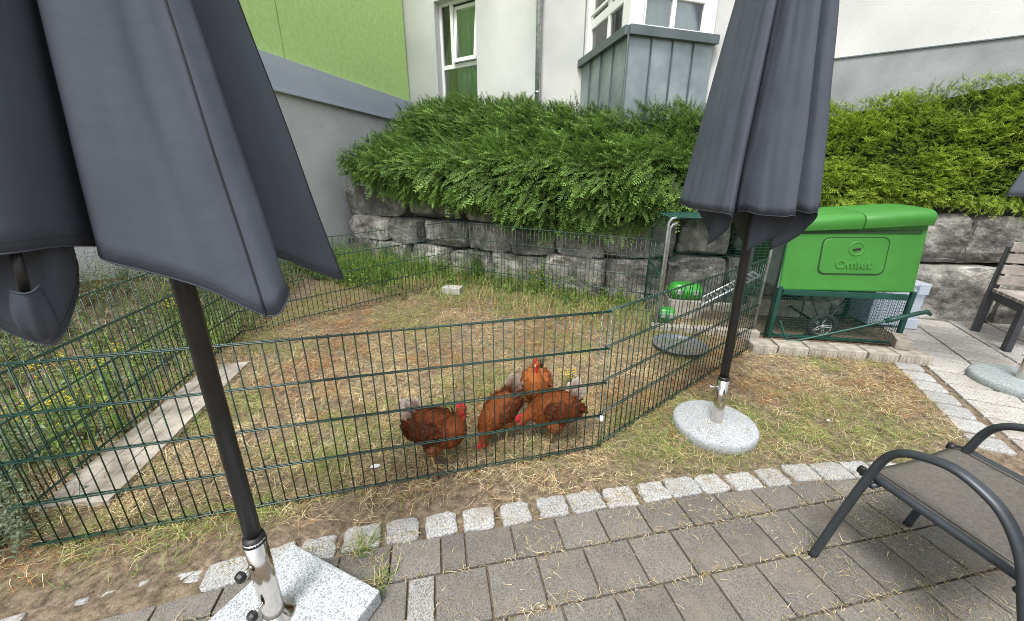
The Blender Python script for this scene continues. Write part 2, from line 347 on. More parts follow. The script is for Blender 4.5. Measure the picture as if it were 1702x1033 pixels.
# ------------------------------------------------------------------ ground
def make_ground():
    xs = np.concatenate([[-400, -120, -40, -15, -9], np.arange(-6.5, 7.01, .06), [9, 15, 40, 120, 400]])
    ys = np.concatenate([[-400, -120, -40, -12, -4], np.arange(-1, 7.6, .06), [9, 12, 20, 60, 400]])
    vs = []
    for y in ys:
        for x in xs:
            z = 0
            if -6.5 <= x <= 7 and -1 <= y <= 7.6:
                z = gz(x, y)
                if not is_paved(x, y): z += .010 * noise.noise(V(x * 3, y * 3, 0)) + .006 * noise.noise(V(x * 11, y * 11, 3))
                else: z = -.004 + (.017 + .010 * noise.noise(V(x * 9, y * 9, 8))) * sstep(-x, 1.02, 1.3) * sstep(y - sett_y(x), -.16, -.02)
            elif x < -6: z = .6 if y > 2 else 0
            vs.append((x, y, z))
    nx = len(xs); fs = [(j * nx + i, j * nx + i + 1, (j + 1) * nx + i + 1, (j + 1) * nx + i) for j in range(len(ys) - 1) for i in range(nx - 1)]
    me = bpy.data.meshes.new('ground'); me.from_pydata(vs, [], fs)
    return struct(mesh_obj('ground', me, M['soil'], None, True))
ground = make_ground()

# ------------------------------------------------------------------ paving
paving = thing('paving', None, None); struct(paving)
def piece_mesh(name, sx, sy, h, rough_amt, seed, r=.006, n=4):
    """a low stone/paver: rounded top edge, irregular outline"""
    rd = random.Random(seed); prof = [(-.0, -h), (0, -r), (-r * .35, -r * .3), (-r * 1.1, 0)]
    ring = []
    for e in range(4):
        for i in range(n):
            t = i / n
            c = [(-1, -1), (1, -1), (1, 1), (-1, 1)]
            a, b = c[e], c[(e + 1) % 4]
            ring.append((a[0] + (b[0] - a[0]) * t, a[1] + (b[1] - a[1]) * t))
    jit = [(rd.uniform(-1, 1) * rough_amt, rd.uniform(-1, 1) * rough_amt) for _ in ring]
    vs = []; m = len(ring)
    for inset, z in prof:
        for (x, y), (jx, jy) in zip(ring, jit):
            k = 1
            if rough_amt > .002 and abs(x) == 1 and abs(y) == 1: k = .94
            vs.append(((x * (sx / 2 + inset)) * k + jx, (y * (sy / 2 + inset)) * k + jy, z + (rd.uniform(-1, 1) * rough_amt * .4 if z == 0 else 0)))
    fs = [(l * m + i, l * m + (i + 1) % m, (l + 1) * m + (i + 1) % m, (l + 1) * m + i) for l in range(len(prof) - 1) for i in range(m)]
    vs.append((0, 0, rough_amt * .35)); ci = len(vs) - 1; b = (len(prof) - 1) * m
    fs += [(b + i, b + (i + 1) % m, ci) for i in range(m)]
    me = bpy.data.meshes.new(name); me.from_pydata(vs, [], fs); return me
def put(name, me, m, parent, loc, rz, rx=0, ry=0):
    if not me.materials: me.materials.append(m)
    o = bpy.data.objects.new(name, me); COL.objects.link(o); o.parent = parent; o.location = loc; o.rotation_euler = (rx, ry, rz); return o
def make_paving():
    rd = random.Random(3)
    # granite setts along the lawn edge
    ms = [piece_mesh('sett', .148 + .012 * (i % 3 - 1), .116, .05, .0055, 20 + i, .008, 5) for i in range(7)]
    pts = catmull(np.array(SETT), 12); d = np.r_[0, np.cumsum(np.linalg.norm(np.diff(pts, axis=0), axis=1))]
    s = .04
    while s < d[-1] - .1:
        x, y = np.interp(s, d, pts[:, 0]), np.interp(s, d, pts[:, 1]); x2, y2 = np.interp(s + .02, d, pts[:, 0]), np.interp(s + .02, d, pts[:, 1])
        buried = -1.75 < x < -1.12
        put('sett', ms[rd.randrange(7)], M['sett'], paving, (x, y + rd.uniform(-.006, .006), .013 + rd.uniform(-.003, .003) - (.010 if buried else 0)), math.atan2(y2 - y, x2 - x) + rd.uniform(-.05, .05) + (math.pi if rd.random() < .5 else 0), rd.uniform(-.02, .02), rd.uniform(-.02, .02))
        s += .168 + rd.uniform(-.012, .012)
    # brown square pavers in straight courses
    u = V(.981, .193, 0); v = V(-.193, .981, 0); o0 = V(.12, 1.135, 0)    # first long joint passes through o0
    full = piece_mesh('paver', .192, .192, .05, .0006, 1, .004); half = piece_mesh('paver', .092, .192, .05, .0006, 2, .004)
    for row in range(-5, 4):
        off = {0: .0, -1: .075, -2: .02, 1: .05}.get(row, rd.uniform(0, .2)); s = -3.0 + off; i = 0
        halfs = {0: [-.31], -1: [-.42]}.get(row, [])
        while s < 3.4:
            w = .2
            if any(abs(s - h) < .11 for h in halfs): w = .1; halfs = []
            c = o0 + u * (s + w / 2) + v * (row * .2 + .1)
            yb = c.y + .085 + abs(.02)
            front = sett_y(c.x) - .062
            inside = c.y - .1 < front - .012
            if inside and c.y > .35 and -2.6 < c.x < 3.2 and path_n(c.x, c.y) < 3.0:
                if c.y + .1 > front:                     # cut paver against the setts
                    cut(c, w, u, v, front, rd)
                else:
                    put('paver', half if w == .1 else full, M['paver_light'] if w == .1 else M['paver'], paving, (c.x, c.y, .011 + rd.uniform(-.0015, .0015)), math.atan2(u.y, u.x), rd.uniform(-.006, .006), rd.uniform(-.006, .006))
            s += w
    # light slabs of the path to the right, laid along its own edge, with an edging of setts
    ms2 = [piece_mesh('sett', .150, .168, .05, .004, 50 + i, .009, 4) for i in range(5)]
    ang = math.atan2(JD.y, JD.x)
    s = 1.62
    while s < 4.6:
        c = JN * 1.645 + JD * s
        if c.y > sett_y(c.x) + .1 and c.y < 3.05: put('sett', ms2[rd.randrange(5)], M['sett'], paving, (c.x, c.y, .012), ang + rd.uniform(-.04, .04), rd.uniform(-.02, .02), rd.uniform(-.02, .02))
        s += .18
    sl = piece_mesh('slab', .222, .334, .05, .0015, 71, .006)
    for k in range(0, 9):
        s = 1.2 + .12 * (k % 2)
        while s < 7.2:
            c = JN * (1.775 + .35 * k + .175) + JD * s
            if c.y > sett_y(min(c.x, 2.43)) + .06 and c.y < wall_y(c.x) - .02 and c.x < 7: put('slab', sl, M['slab'], paving, (c.x, c.y, .011 + rd.uniform(-.002, .002)), ang, rd.uniform(-.006, .006), rd.uniform(-.006, .006))
            s += .24
def cut(c, w, u, v, front, rd):
    """clip a paver's quad by the sett line and extrude it"""
    P = [c + u * (a * (w / 2 - .004)) + v * (b * .096) for a, b in ((-1, -1), (1, -1), (1, 1), (-1, 1))]
    out = []
    f = lambda p: p.y - (sett_y(p.x) - .066)
    for i in range(4):
        a, b = P[i], P[(i + 1) % 4]; fa, fb = f(a), f(b)
        if fa <= 0: out.append(a)
        if fa * fb < 0: out.append(a + (b - a) * (fa / (fa - fb)))
    if len(out) < 3: return
    area = abs(sum((out[i].cross(out[(i + 1) % len(out)])).z for i in range(len(out)))) / 2
    if area < .002: return
    mb = MB(); mb.prism([p - c + V(0, 0, -.04) for p in out], (0, 0, .051)); o = mb.build('paver', M['paver'], None, bevel=.003); o.parent = paving; o.location = (c.x, c.y, rd.uniform(-.001, .001))
make_paving()

# ------------------------------------------------------------------ quarry stone retaining wall
def make_wall():
    w = thing('stone_wall', 'dry retaining wall of big dark quarry stones under the shrubs', 'wall', (0, 5.3, 0))
    pts = catmull(WALL, 10); d = np.r_[0, np.cumsum(np.linalg.norm(np.diff(pts, axis=0), axis=1))]
    def at(s): return V(np.interp(s, d, pts[:, 0]), np.interp(s, d, pts[:, 1]), 0)
    def stone(s0, s1, z0, z1, back, seed):
        a, b = at(s0), at(s1); t = (b - a).normalized(); n = V(-t.y, t.x, 0); c = (a + b) / 2 + n * (back + .26); L = (b - a).length
        sz = V(L, .55, z1 - z0); nx, ny, nz = 12, 7, 8; rd = random.Random(seed); ph = V(rd.uniform(0, 90), rd.uniform(0, 90), rd.uniform(0, 90))
        bm = bmesh.new(); bmesh.ops.create_cube(bm, size=2); bmesh.ops.subdivide_edges(bm, edges=bm.edges[:], cuts=15, use_grid_fill=True)
        sk = [rd.uniform(-.07, .07) for _ in range(4)]; planes = []
        for _ in range(22):                                  # split faces: random planes shave the block
            nv_ = V(rd.gauss(0, 1), rd.gauss(-.5, .9), rd.gauss(0, 1)).normalized(); sup = abs(nv_.x) * sz.x / 2 + abs(nv_.y) * sz.y / 2 + abs(nv_.z) * sz.z / 2
            planes.append((nv_, sup - rd.uniform(.015, .085) * (1.0 if abs(nv_.y) < .92 else .5)))
        for q in bm.verts:
            p = V(q.co.x * sz.x / 2 * (1 + sk[0] * q.co.z), q.co.y * sz.y / 2, q.co.z * sz.z / 2 * (1 + sk[1] * q.co.x))
            p0 = p.copy(); n2 = noise.noise(p0 * 1.6 + ph); dr = V(q.co.x ** 5 * .35, q.co.y ** 3, q.co.z ** 5 * .4)
            p += dr * (.030 * n2)
            for nv_, dd in planes:
                e = p.dot(nv_) - dd
                if e > 0: p -= nv_ * e
            rg = noise.fractal(p0 * 7 + ph, 1.0, 2.1, 5); strata = noise.noise(V(p0.x * 1.2, p0.y, p0.z * 11) + ph)
            p += dr * (.024 * rg + .010 * strata)
            q.co = c + t * p.x + n * p.y + V(0, 0, (z0 + z1) / 2 + p.z) - V(0, 5.3, 0)
        me = bpy.data.meshes.new('stone'); bm.to_mesh(me); bm.free()
        o = mesh_obj('stone', me, M['stone'], w, False)
    rd = random.Random(11)
    Lw = d[-1]; sR = np.interp(3.3, pts[:, 0], d)
    def course(s, s_end, zf, back, wmin, wmax, breaks=None):
        k = 0
        while s < s_end:
            L = rd.uniform(wmin, wmax)
            if breaks and k < len(breaks): L = breaks[k]
            z0, z1 = zf(s + L / 2); stone(s + .016, min(s + L, s_end + .3) - .016, z0 + .012, z1 + rd.uniform(-.02, .02), back + rd.uniform(-.03, .03), rd.randrange(9999)); s += L; k += 1
    def lvl(s):                    # course heights vary from left to right
        q = sstep(s, 3.0, sR + .6); return .47 + .13 * q, .87 + .23 * q
    course(0, Lw, lambda s: (-.12, lvl(s)[0]), 0, .65, .95)
    course(.15, Lw, lambda s: lvl(s), .07, .6, .9, [.95, .7, .85, .74])
    course(0, 3.6, lambda s: (lvl(s)[1], 1.36), .12, .7, 1.0, [1.45, 1.1])
make_wall()

# ------------------------------------------------------------------ planted bank behind the wall
FX = [-3.0, -2.2, -1.4, -.6, .2, 1.0, 1.6, 2.3, 3.0, 4.0, 5.0, 6.4]
ZB = [1.34, 1.30, 1.12, .93, .74, .78, .84, .96, 1.04, 1.10, 1.12, 1.12]
def bank_section(t):
    """cross-section of the shrubs' outer surface at t in 0..1 : points from the wall face up to the facade"""
    x = -2.66 + t * 8.94; fr = V(x, wall_y(x), 0)
    a = -5.24 + t * 9.92; bk = fac(a, -.25, 0); bk.z = float(np.interp(a, [-5.5, -4.1, -2.58, .17, 1.65, 3.24, 4.7], [2.86, 2.95, 2.74, 2.44, 2.36, 2.56, 2.74]))
    zb = float(np.interp(x, FX, ZB)); right = sstep(x, 1.9, 3.4); left = 1 - sstep(x, -2.9, -1.6)
    out = (V(-GV.x, -GV.y, 0)).lerp(V(-.1, -.99, 0), right).normalized()
    ov = .34 * (1 - right) * (1 - .35 * left) + .02
    d = bk - fr; zs = max(zb + .1, 1.3 - .15 * right)
    q0 = fr + out * (ov * .35 - .02) + V(0, 0, zb + .04)
    q1 = fr + out * ov + V(0, 0, zb + .24 * (1 - right) + .08)
    q2 = fr + out * (ov * .75) + V(0, 0, zs + .34 * (1 - right) + .12)
    q3 = fr + V(d.x, d.y, 0) * .25 + V(0, 0, zs + (bk.z - zs) * (.52 - .12 * right))
    q4 = fr + V(d.x, d.y, 0) * .62 + V(0, 0, zs + (bk.z - zs) * (.90 - .14 * right))
    return [q0, q1, q2, q3, q4, bk]
def make_bank():
    nt_, rows = 110, []
    for i in range(nt_ + 1):
        rows.append(catmull(np.array([tuple(q) for q in bank_section(i / nt_)]), 8))
    S = np.array(rows)                                    # (t, v, 3)
    # bank body just inside the leaves, coloured near-black as shade in the gaps
    nrm = np.cross(np.gradient(S, axis=0), np.gradient(S, axis=1)); nrm /= np.linalg.norm(nrm, axis=2, keepdims=True) + 1e-9
    if nrm[60, 20, 2] < 0: nrm = -nrm
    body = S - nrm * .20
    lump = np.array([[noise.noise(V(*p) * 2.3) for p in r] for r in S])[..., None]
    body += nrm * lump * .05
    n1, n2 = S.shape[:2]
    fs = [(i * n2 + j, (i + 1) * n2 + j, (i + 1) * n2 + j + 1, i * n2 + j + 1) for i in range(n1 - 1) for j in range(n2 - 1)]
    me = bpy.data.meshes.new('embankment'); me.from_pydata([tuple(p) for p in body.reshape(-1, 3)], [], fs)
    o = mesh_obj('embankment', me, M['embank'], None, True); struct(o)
    return S, nrm
S_BANK, N_BANK = make_bank()

def sprig_template(nl, seed, curve):
    """arching twig of unit length along +X, leaves in two rows; returns verts, quads, shade per vertex"""
    rd = random.Random(seed); vs, fs, sh = [], [], []
    def stem(t): return V(t, 0, curve * t * t)
    prev = None
    for i in range(5):                                     # stem as thin ribbon pair
        t = i / 4; p = stem(t); w = .010 * (1 - .6 * t)
        vs += [p + V(0, w, 0), p - V(0, w, 0)]; sh += [.0, .0]
        if i: b = len(vs) - 4; fs.append((b, b + 1, b + 3, b + 2))
    for k in range(nl):
        t = .10 + .9 * k / (nl - 1); p = stem(t)
        for sgn in (-1, 1):
            L = (.175 - .07 * t) * rd.uniform(.75, 1.25); W = L * .50
            dr = V(.62, sgn * .78, rd.uniform(-.1, .45)).normalized(); sd_ = dr.cross(V(0, 0, 1)).normalized(); up = sd_.cross(dr)
            a = p; b = p + dr * (L * .5) + sd_ * (W / 2) + up * .012; c = p + dr * L; d_ = p + dr * (L * .5) - sd_ * (W / 2) + up * .012
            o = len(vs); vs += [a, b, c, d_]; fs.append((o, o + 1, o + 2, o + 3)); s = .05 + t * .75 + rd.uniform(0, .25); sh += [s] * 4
    return np.array([tuple(v) for v in vs]), np.array(fs), np.array(sh)
TPL = [sprig_template(9, 100 + i, c) for i, c in enumerate((-.10, -.22, .08, -.3, .16, -.05))]
def scatter_sprigs(name, tmin, tmax, count, vmin, seed, cdark, clight, label, length=(.12, .23)):
    r = np.random.default_rng(seed); n1, n2 = S_BANK.shape[:2]
    du = np.linalg.norm(np.gradient(S_BANK, axis=0), axis=2) * np.linalg.norm(np.gradient(S_BANK, axis=1), axis=2)
    i0, i1 = int(tmin * (n1 - 1)), int(tmax * (n1 - 1)); wgt = du.copy(); wgt[:i0] = 0; wgt[i1:] = 0; wgt = wgt.ravel() / wgt.sum()
    idx = r.choice(n1 * n2, count, p=wgt); ii, jj = idx // n2, idx % n2
    fi = np.clip(ii + r.uniform(-.5, .5, count), 0, n1 - 1.001); fj = np.clip(jj + r.uniform(-.5, .5, count), 0, n2 - 1.001)
    def samp(A):
        a, b = fi.astype(int), fj.astype(int); x, y = (fi - a)[:, None], (fj - b)[:, None]
        return A[a, b] * (1 - x) * (1 - y) + A[a + 1, b] * x * (1 - y) + A[a, b + 1] * (1 - x) * y + A[a + 1, b + 1] * x * y
    P, N = samp(S_BANK), samp(N_BANK); vv = fj / (n2 - 1)
    down = np.gradient(S_BANK, axis=1); down = -samp(down); down /= np.linalg.norm(down, axis=1, keepdims=True)
    clump = np.array([noise.noise(Vector(p) * 2.6) for p in P]); clump2 = np.array([noise.noise(Vector(p) * 7 + V(5, 1, 2)) for p in P])
    side = np.cross(N, down); ang = r.normal(0, 1.0, count)
    left = np.array([-.8, .1, 0])
    D = down * (.75 * np.cos(ang) * (1 - .75 * np.clip(vv - .45, 0, 1) / .55))[:, None] + side * (np.sin(ang) * .8)[:, None] + N * r.uniform(.35, 1.1, count)[:, None] + left * .5
    D[:, 2] += np.clip(vv - .55, 0, 1) * .7 * r.uniform(-.2, 1, count)
    D /= np.linalg.norm(D, axis=1, keepdims=True)
    L = r.uniform(*length, count) * (1 + .35 * clump) * (1 - .30 * np.clip((vv - .4) / .4, 0, 1))
    long = r.random(count) < np.where(vv > .8, .05, .015); L[long] *= 1.7
    base = P - N * (r.uniform(.02, .24, count))[:, None] + N * (clump * .13 + clump2 * .05)[:, None] - D * (L * .35)[:, None]
    Y = np.cross(N + r.normal(0, .3, (count, 3)), D); Y /= np.linalg.norm(Y, axis=1, keepdims=True); Z = np.cross(D, Y)
    tone = np.clip(.5 + .55 * clump2 + .35 * clump + r.normal(0, .22, count), 0, 1)
    vs, fs, cs, off = [], [], [], 0; pick = r.integers(0, len(TPL), count)
    cd, cl = np.array(cdark), np.array(clight)
    for k, (tv, tf, ts) in enumerate(TPL):
        m = pick == k; n = m.sum()
        if not n: continue
        loc = tv[None] * L[m][:, None, None]
        W = base[m][:, None] + loc[..., :1] * D[m][:, None] + loc[..., 1:2] * Y[m][:, None] + loc[..., 2:3] * Z[m][:, None]
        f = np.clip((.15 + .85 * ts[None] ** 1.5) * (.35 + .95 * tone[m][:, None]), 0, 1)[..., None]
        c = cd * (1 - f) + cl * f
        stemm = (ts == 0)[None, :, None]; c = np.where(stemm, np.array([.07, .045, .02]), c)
        vs.append(W.reshape(-1, 3)); cs.append(c.reshape(-1, 3)); fs.append((tf[None] + (np.arange(n) * len(tv))[:, None, None] + off).reshape(-1, 4)); off += n * len(tv)
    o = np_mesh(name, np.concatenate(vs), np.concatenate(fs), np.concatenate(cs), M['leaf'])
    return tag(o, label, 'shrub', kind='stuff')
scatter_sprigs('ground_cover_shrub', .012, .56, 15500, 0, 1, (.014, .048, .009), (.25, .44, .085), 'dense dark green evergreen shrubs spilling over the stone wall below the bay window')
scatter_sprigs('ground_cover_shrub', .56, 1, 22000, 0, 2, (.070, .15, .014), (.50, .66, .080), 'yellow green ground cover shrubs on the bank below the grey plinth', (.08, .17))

# ------------------------------------------------------------------ white apartment building
def wbox(mb, a0, a1, b0, b1, z0, z1):
    return mb.box((fac(a0, b0, z0) + fac(a1, b1, z1)) / 2, (a1 - a0, b1 - b0, z1 - z0), (FV, GV, V(0, 0, 1)))
def make_white_building():
    t = thing('apartment_building', 'white rendered apartment building with zinc bay window and grey plinth', 'building', tuple(fac(-1, 0, 0)))
    # facade pieces round the window opening (a -4.97..-4.0, z 2.6..4.75)
    w = MB(); A0, A1, Z0, Z1 = -4.97, -3.98, 2.55, 4.72
    wbox(w, -6.1, A0, 0, .35, -.2, 9); wbox(w, A1, -1.83, 0, .35, -.2, 9); wbox(w, A0, A1, .0, .35, -.2, Z0); wbox(w, A0, A1, .0, .35, Z1, 9)
    w.build('wall', M['white_render'], t)
    w = MB(); wbox(w, .10, .42, -.03, .32, -.2, 9); wbox(w, .42, 12, 0, .35, 2.9, 9); wbox(w, .42, 12, .02, .34, -.2, 2.9)
    w.build('wall', M['white_render'], t)
    p = MB(); wbox(p, .42, 12, .004, .019, -.2, 2.895); p.build('plinth', M['plinth'], t)
    p = MB(); wbox(p, .42, 12, -.012, 0.0, 2.888, 2.90); p.build('drip_edge', M['zinc_dark'], t)
    # tall window with a narrow fixed light and a tilted sash
    win = MB(); fr = .06; B0, B1 = .14, .20
    for (x0, x1, z0, z1) in ((A0, A0 + fr, Z0, Z1), (A1 - fr, A1, Z0, Z1), (A0 + fr, A1 - fr, Z0, Z0 + fr), (A0 + fr, A1 - fr, Z1 - fr, Z1), (A0 + fr, A1 - fr, 3.58, 3.66), (-4.70, -4.63, 3.66, Z1 - fr)):
        wbox(win, x0, x1, B0, B1, z0, z1)
    wo = win.build('window', M['pvc'], t, bevel=.006)
    sash = MB(); tl = .11
    def sp(a, z): return fac(a, .13 - .11 * ((z - 3.66) / 1.0) * 0 + .0 + .12 * ((z - 3.66) / 1.0), z)
    for (x0, x1, z0, z1) in ((-4.62, -4.55, 3.67, 4.63), (A1 - .14, A1 - .07, 3.67, 4.63), (-4.55, A1 - .14, 3.67, 3.74), (-4.55, A1 - .14, 4.56, 4.63)):
        sash.prism([sp(x0, z0), sp(x1, z0), sp(x1, z1), sp(x0, z1)], GV * -.05)
    sash.build('sash', M['pvc'], wo, bevel=.004)
    for (x0, x1, z0, z1) in ((A0 + fr, -4.70, 3.66, Z1 - fr), (A0 + fr, A1 - fr, Z0 + fr, 3.58), (-4.55, A1 - .14, 3.74, 4.56)):
        g = MB(); wbox(g, x0, x1, .168, .174, z0, z1); g.build('pane', M['glass'], wo)
    c = MB(); n = 60
    for i in range(n):
        x0 = A0 + .28 + (A1 - A0 - .28) * i / n; x1 = A0 + .28 + (A1 - A0 - .28) * (i + 1) / n
        f = lambda x: .34 + .03 * math.sin(x * 46) + .012 * math.sin(x * 91)
        c.quad(fac(x0, f(x0), Z0), fac(x1, f(x1), Z0), fac(x1, f(x1), Z1), fac(x0, f(x0), Z1))
    c.build('curtain', M['curtain_tree_reflection'], wo, True)
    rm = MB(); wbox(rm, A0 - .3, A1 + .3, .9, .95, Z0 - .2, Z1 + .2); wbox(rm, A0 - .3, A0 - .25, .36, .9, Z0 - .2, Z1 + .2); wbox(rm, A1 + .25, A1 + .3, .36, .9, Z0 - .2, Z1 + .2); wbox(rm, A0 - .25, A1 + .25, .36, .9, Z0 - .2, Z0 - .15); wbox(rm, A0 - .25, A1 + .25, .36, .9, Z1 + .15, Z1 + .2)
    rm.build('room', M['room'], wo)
    # triangular bay
    L0, TP, R0 = V(1.17, 7.29, 0), V(1.52, 5.81, 0), V(2.80, 6.19, 0)
    ZC = 3.33
    bay = MB(); bay.prism([L0 + V(0, 0, -.2), TP + V(0, 0, -.2), R0 + V(0, 0, -.2), R0 + GV * 1 + V(0, 0, -.2), L0 + GV * .5 + V(0, 0, -.2)], (0, 0, ZC + .2 - .10))
    bo = bay.build('bay', M['zinc'], t)
    def face(P, Q, npan, swap, first):
        d = (Q - P).normalized(); n = V(d.y, -d.x, 0); L = (Q - P).length; edges = np.r_[0, first + (L - first) * np.linspace(0, 1, npan)] if first else np.linspace(0, L, npan + 1)
        for i in range(len(edges) - 1):
            a, b = edges[i], edges[i + 1]
            q = MB(); q.box(P + d * ((a + b) / 2) + n * .006 + V(0, 0, 2.3), (b - a - .012, .008, 1.86), (d, n, V(0, 0, 1))); q.build('zinc_panel', M['zinc'], bo, bevel=.003)
        for e in edges[1:-1]:
            q = MB(); q.box(P + d * e + n * .02 + V(0, 0, 2.3), (.012, .03, 1.87), (d, n, V(0, 0, 1))); q.build('seam', M['zinc_dark'], bo)
        cp = MB(); cp.box(P + d * (L / 2) + n * .03 + V(0, 0, ZC - .055), (L + .06, .09, .11), (d, n, V(0, 0, 1))); cp.build('coping', M['zinc_dark'], bo, bevel=.004)
        return d, n, L
    dl, nl, LL = face(L0, TP, 4, 0, None)
    dr, nr, LR = face(TP, R0, 4, 0, None)
    q = MB(); q.tube([TP + (nl + nr) * .02 + V(0, 0, 1.3), TP + (nl + nr) * .02 + V(0, 0, ZC - .1)], .018, 8); q.build('corner_trim', M['zinc_dark'], bo)
    # windows above the coping, each face with two lights low and two tall
    def bayface(P, d, n, L, m0, m1):
        f = MB(); z = V(0, 0, 1); bw = L - m0 - m1
        def fb(s0, s1, z0, z1, dep=.07, inn=.10): f.box(P + d * ((s0 + s1) / 2) - n * inn + V(0, 0, (z0 + z1) / 2), (s1 - s0, dep, z1 - z0), (d, n, z))
        fb(0, m0, ZC, 6, .16, .10); fb(L - m1, L, ZC, 6, .16, .10)
        za, zb_, zc, zd = ZC + .01, ZC + .38, ZC + .50, ZC + 1.9; mid = m0 + bw / 2
        fb(m0, L - m1, za, za + .05); fb(m0, L - m1, zb_, zc); fb(m0, L - m1, zc + .06, zc + .10, .05, .08); fb(m0, L - m1, zd, 6)
        fb(m0, m0 + .045, za + .05, zb_); fb(L - m1 - .045, L - m1, za + .05, zb_); fb(mid - .03, mid + .03, za + .05, zb_)
        fb(m0, m0 + .07, zc, zd); fb(L - m1 - .07, L - m1, zc, zd); fb(mid - .05, mid + .05, zc, zd)
        fo = f.build('window', M['pvc'], bo, bevel=.006)
        for (s0, s1, z0, z1) in ((m0 + .045, mid - .03, za + .05, zb_), (mid + .03, L - m1 - .045, za + .05, zb_), (m0 + .07, mid - .05, zc, zd), (mid + .05, L - m1 - .07, zc, zd)):
            g = MB(); g.box(P + d * ((s0 + s1) / 2) - n * .10 + V(0, 0, (z0 + z1) / 2), (s1 - s0, .008, z1 - z0), (d, n, z)); g.build('pane', M['glass'], fo)
        c = MB(); k = 90
        for i in range(k):
            x0, x1 = L * i / k, L * (i + 1) / k; h = lambda x: .20 + .022 * math.sin(x * 42) + .01 * math.sin(x * 77 + 1)
            c.quad(P + d * x0 - n * h(x0) + V(0, 0, ZC), P + d * x1 - n * h(x1) + V(0, 0, ZC), P + d * x1 - n * h(x1) + V(0, 0, 5.5), P + d * x0 - n * h(x0) + V(0, 0, 5.5))
        c.build('curtain', M['curtain'], fo, True)
    bayface(L0, dl, nl, LL, .10, .14); bayface(TP, dr, nr, LR, .17, .13)
    q = MB(); q.prism([L0 + V(0, 0, ZC), TP + V(0, 0, ZC), R0 + V(0, 0, ZC), R0 + GV + V(0, 0, ZC), L0 + GV * .5 + V(0, 0, ZC)], (0, 0, .008)); q.build('sill_board', M['pvc'], bo)
    # downpipe with sockets and clamps
    px = fac(-2.61, -.10, 0)
    q = MB(); q.tube([px + V(0, 0, z) for z in (.8, 9)], .045, 14); dp = q.build('downpipe', M['galv'], t, True)
    for z in (4.28, 4.42, 2.9):
        q = MB(); q.tube([px + V(0, 0, z), px + V(0, 0, z + (.09 if z == 4.28 else .03))], .056, 14); q.build('socket' if z == 4.28 else 'clamp', M['galv'], dp, True)
    return t
make_white_building()

def make_green_building():
    t = thing('annex_building', 'green clad annex over a rough grey rendered base with metal flashing', 'building', (-3.6, 5, 0))
    S = V(-3.005, 6.835, 0); d = V(.29628, .9551, 0); n = V(d.y, -d.x, 0)        # n points to the yard
    z = V(0, 0, 1)
    def b(mb, s0, s1, o0, o1, z0, z1): return mb.box(S + d * ((s0 + s1) / 2) + n * ((o0 + o1) / 2) + V(0, 0, (z0 + z1) / 2), (s1 - s0, abs(o1 - o0), z1 - z0), (d, n, z))
    w = MB(); b(w, -7, 2.6, -.4, 0, -.3, 2.62); w.build('base_wall', M['grey_render'], t)
    w = MB(); b(w, -7, 2.72, -.38, .07, 2.63, 3.05); b(w, -7, 2.72, .071, .085, 2.60, 2.64); w.build('flashing', M['flashing'], t, bevel=.004)
    for (s0, s1) in ((-6.3, -4.25), (-4.235, -2.5), (-2.485, -.685), (-.67, 2.57)):
        w = MB(); b(w, s0, s1, -.35, .02, 3.055, 9); w.build('cladding_panel', M['green_panel'], t, bevel=.004)
    w = MB(); b(w, -6.4, 2.55, -.34, -.02, 3.05, 8.9); w.build('joint_backing', M['room'], t)
make_green_building()

# ------------------------------------------------------------------ double-rod fence panels
def rod_mesh(name, L, r, seg=6):
    mb = MB(); mb.tube([(0, 0, 0), (0, 0, L)], r, seg); o = mb.build(name, M['fence'], None, True); me = o.data; bpy.data.objects.remove(o); return me
VROD = rod_mesh('vertical_rod', .845, .0027)
def fence_panel(p0, p1, z0, z1, label, lean=0.0, skip_end=False):
    p0, p1 = V(*p0, z0), V(*p1, z1); worn = label.startswith('front'); t = thing('fence_panel', label, 'fence', tuple(p0), 'green wire fence panels of the hen enclosure')
    d = p1 - p0; L = d.length; d.normalize(); n = V(-d.y, d.x, 0).normalized(); k = int(L / .05)
    for i in range(k + 1):
        p = d * (i * .05 + .004)
        o = put('vertical_rod', VROD, M['fence'], t, p, random.uniform(0, 6)); o.rotation_euler = (random.uniform(-.006, .006) + lean * n.y * -1, lean * n.x + random.uniform(-.006, .006), 0)
        if worn and i < 2: o.material_slots[0].link = 'OBJECT'; o.material_slots[0].material = M['fence_worn']
    rods = {}
    for h in (.035, .235, .435, .635, .835):
        for s in (-1, 1):
            mb = MB(); pts = []
            for j in range(6):
                q = p0 + d * (L * j / 5) + n * (s * .0062) + n * (math.sin(lean) * h) + V(0, 0, h + .004 * noise.noise(V(L * j, h * 9, s)))
                pts.append(q)
            mb.tube(pts, .0034, 6); mb.build('horizontal_rod', M['fence'], t, True)
    return t
FPN = [((.50, 1.775), (-1.97, 1.155), 0, 0, 'front fence panel nearest the patio setts, before the hens'),
       ((.485, 1.79), (2.12, 3.10), 0, 0, 'right fence panel running from the front corner back to the hen run'),
       ((-2.12, 1.10), (-2.62, 3.42), .03, .03, 'left fence panel standing on the plank beside the tall weeds'),
       ((-2.62, 3.43), (-.80, 5.13), .02, .09, 'rear left fence panel in front of the weedy corner'),
       ((-.78, 5.13), (1.62, 4.04), .09, .0, 'rear fence panel along the stone wall, ending at the run')]
for a in FPN: fence_panel(*a)
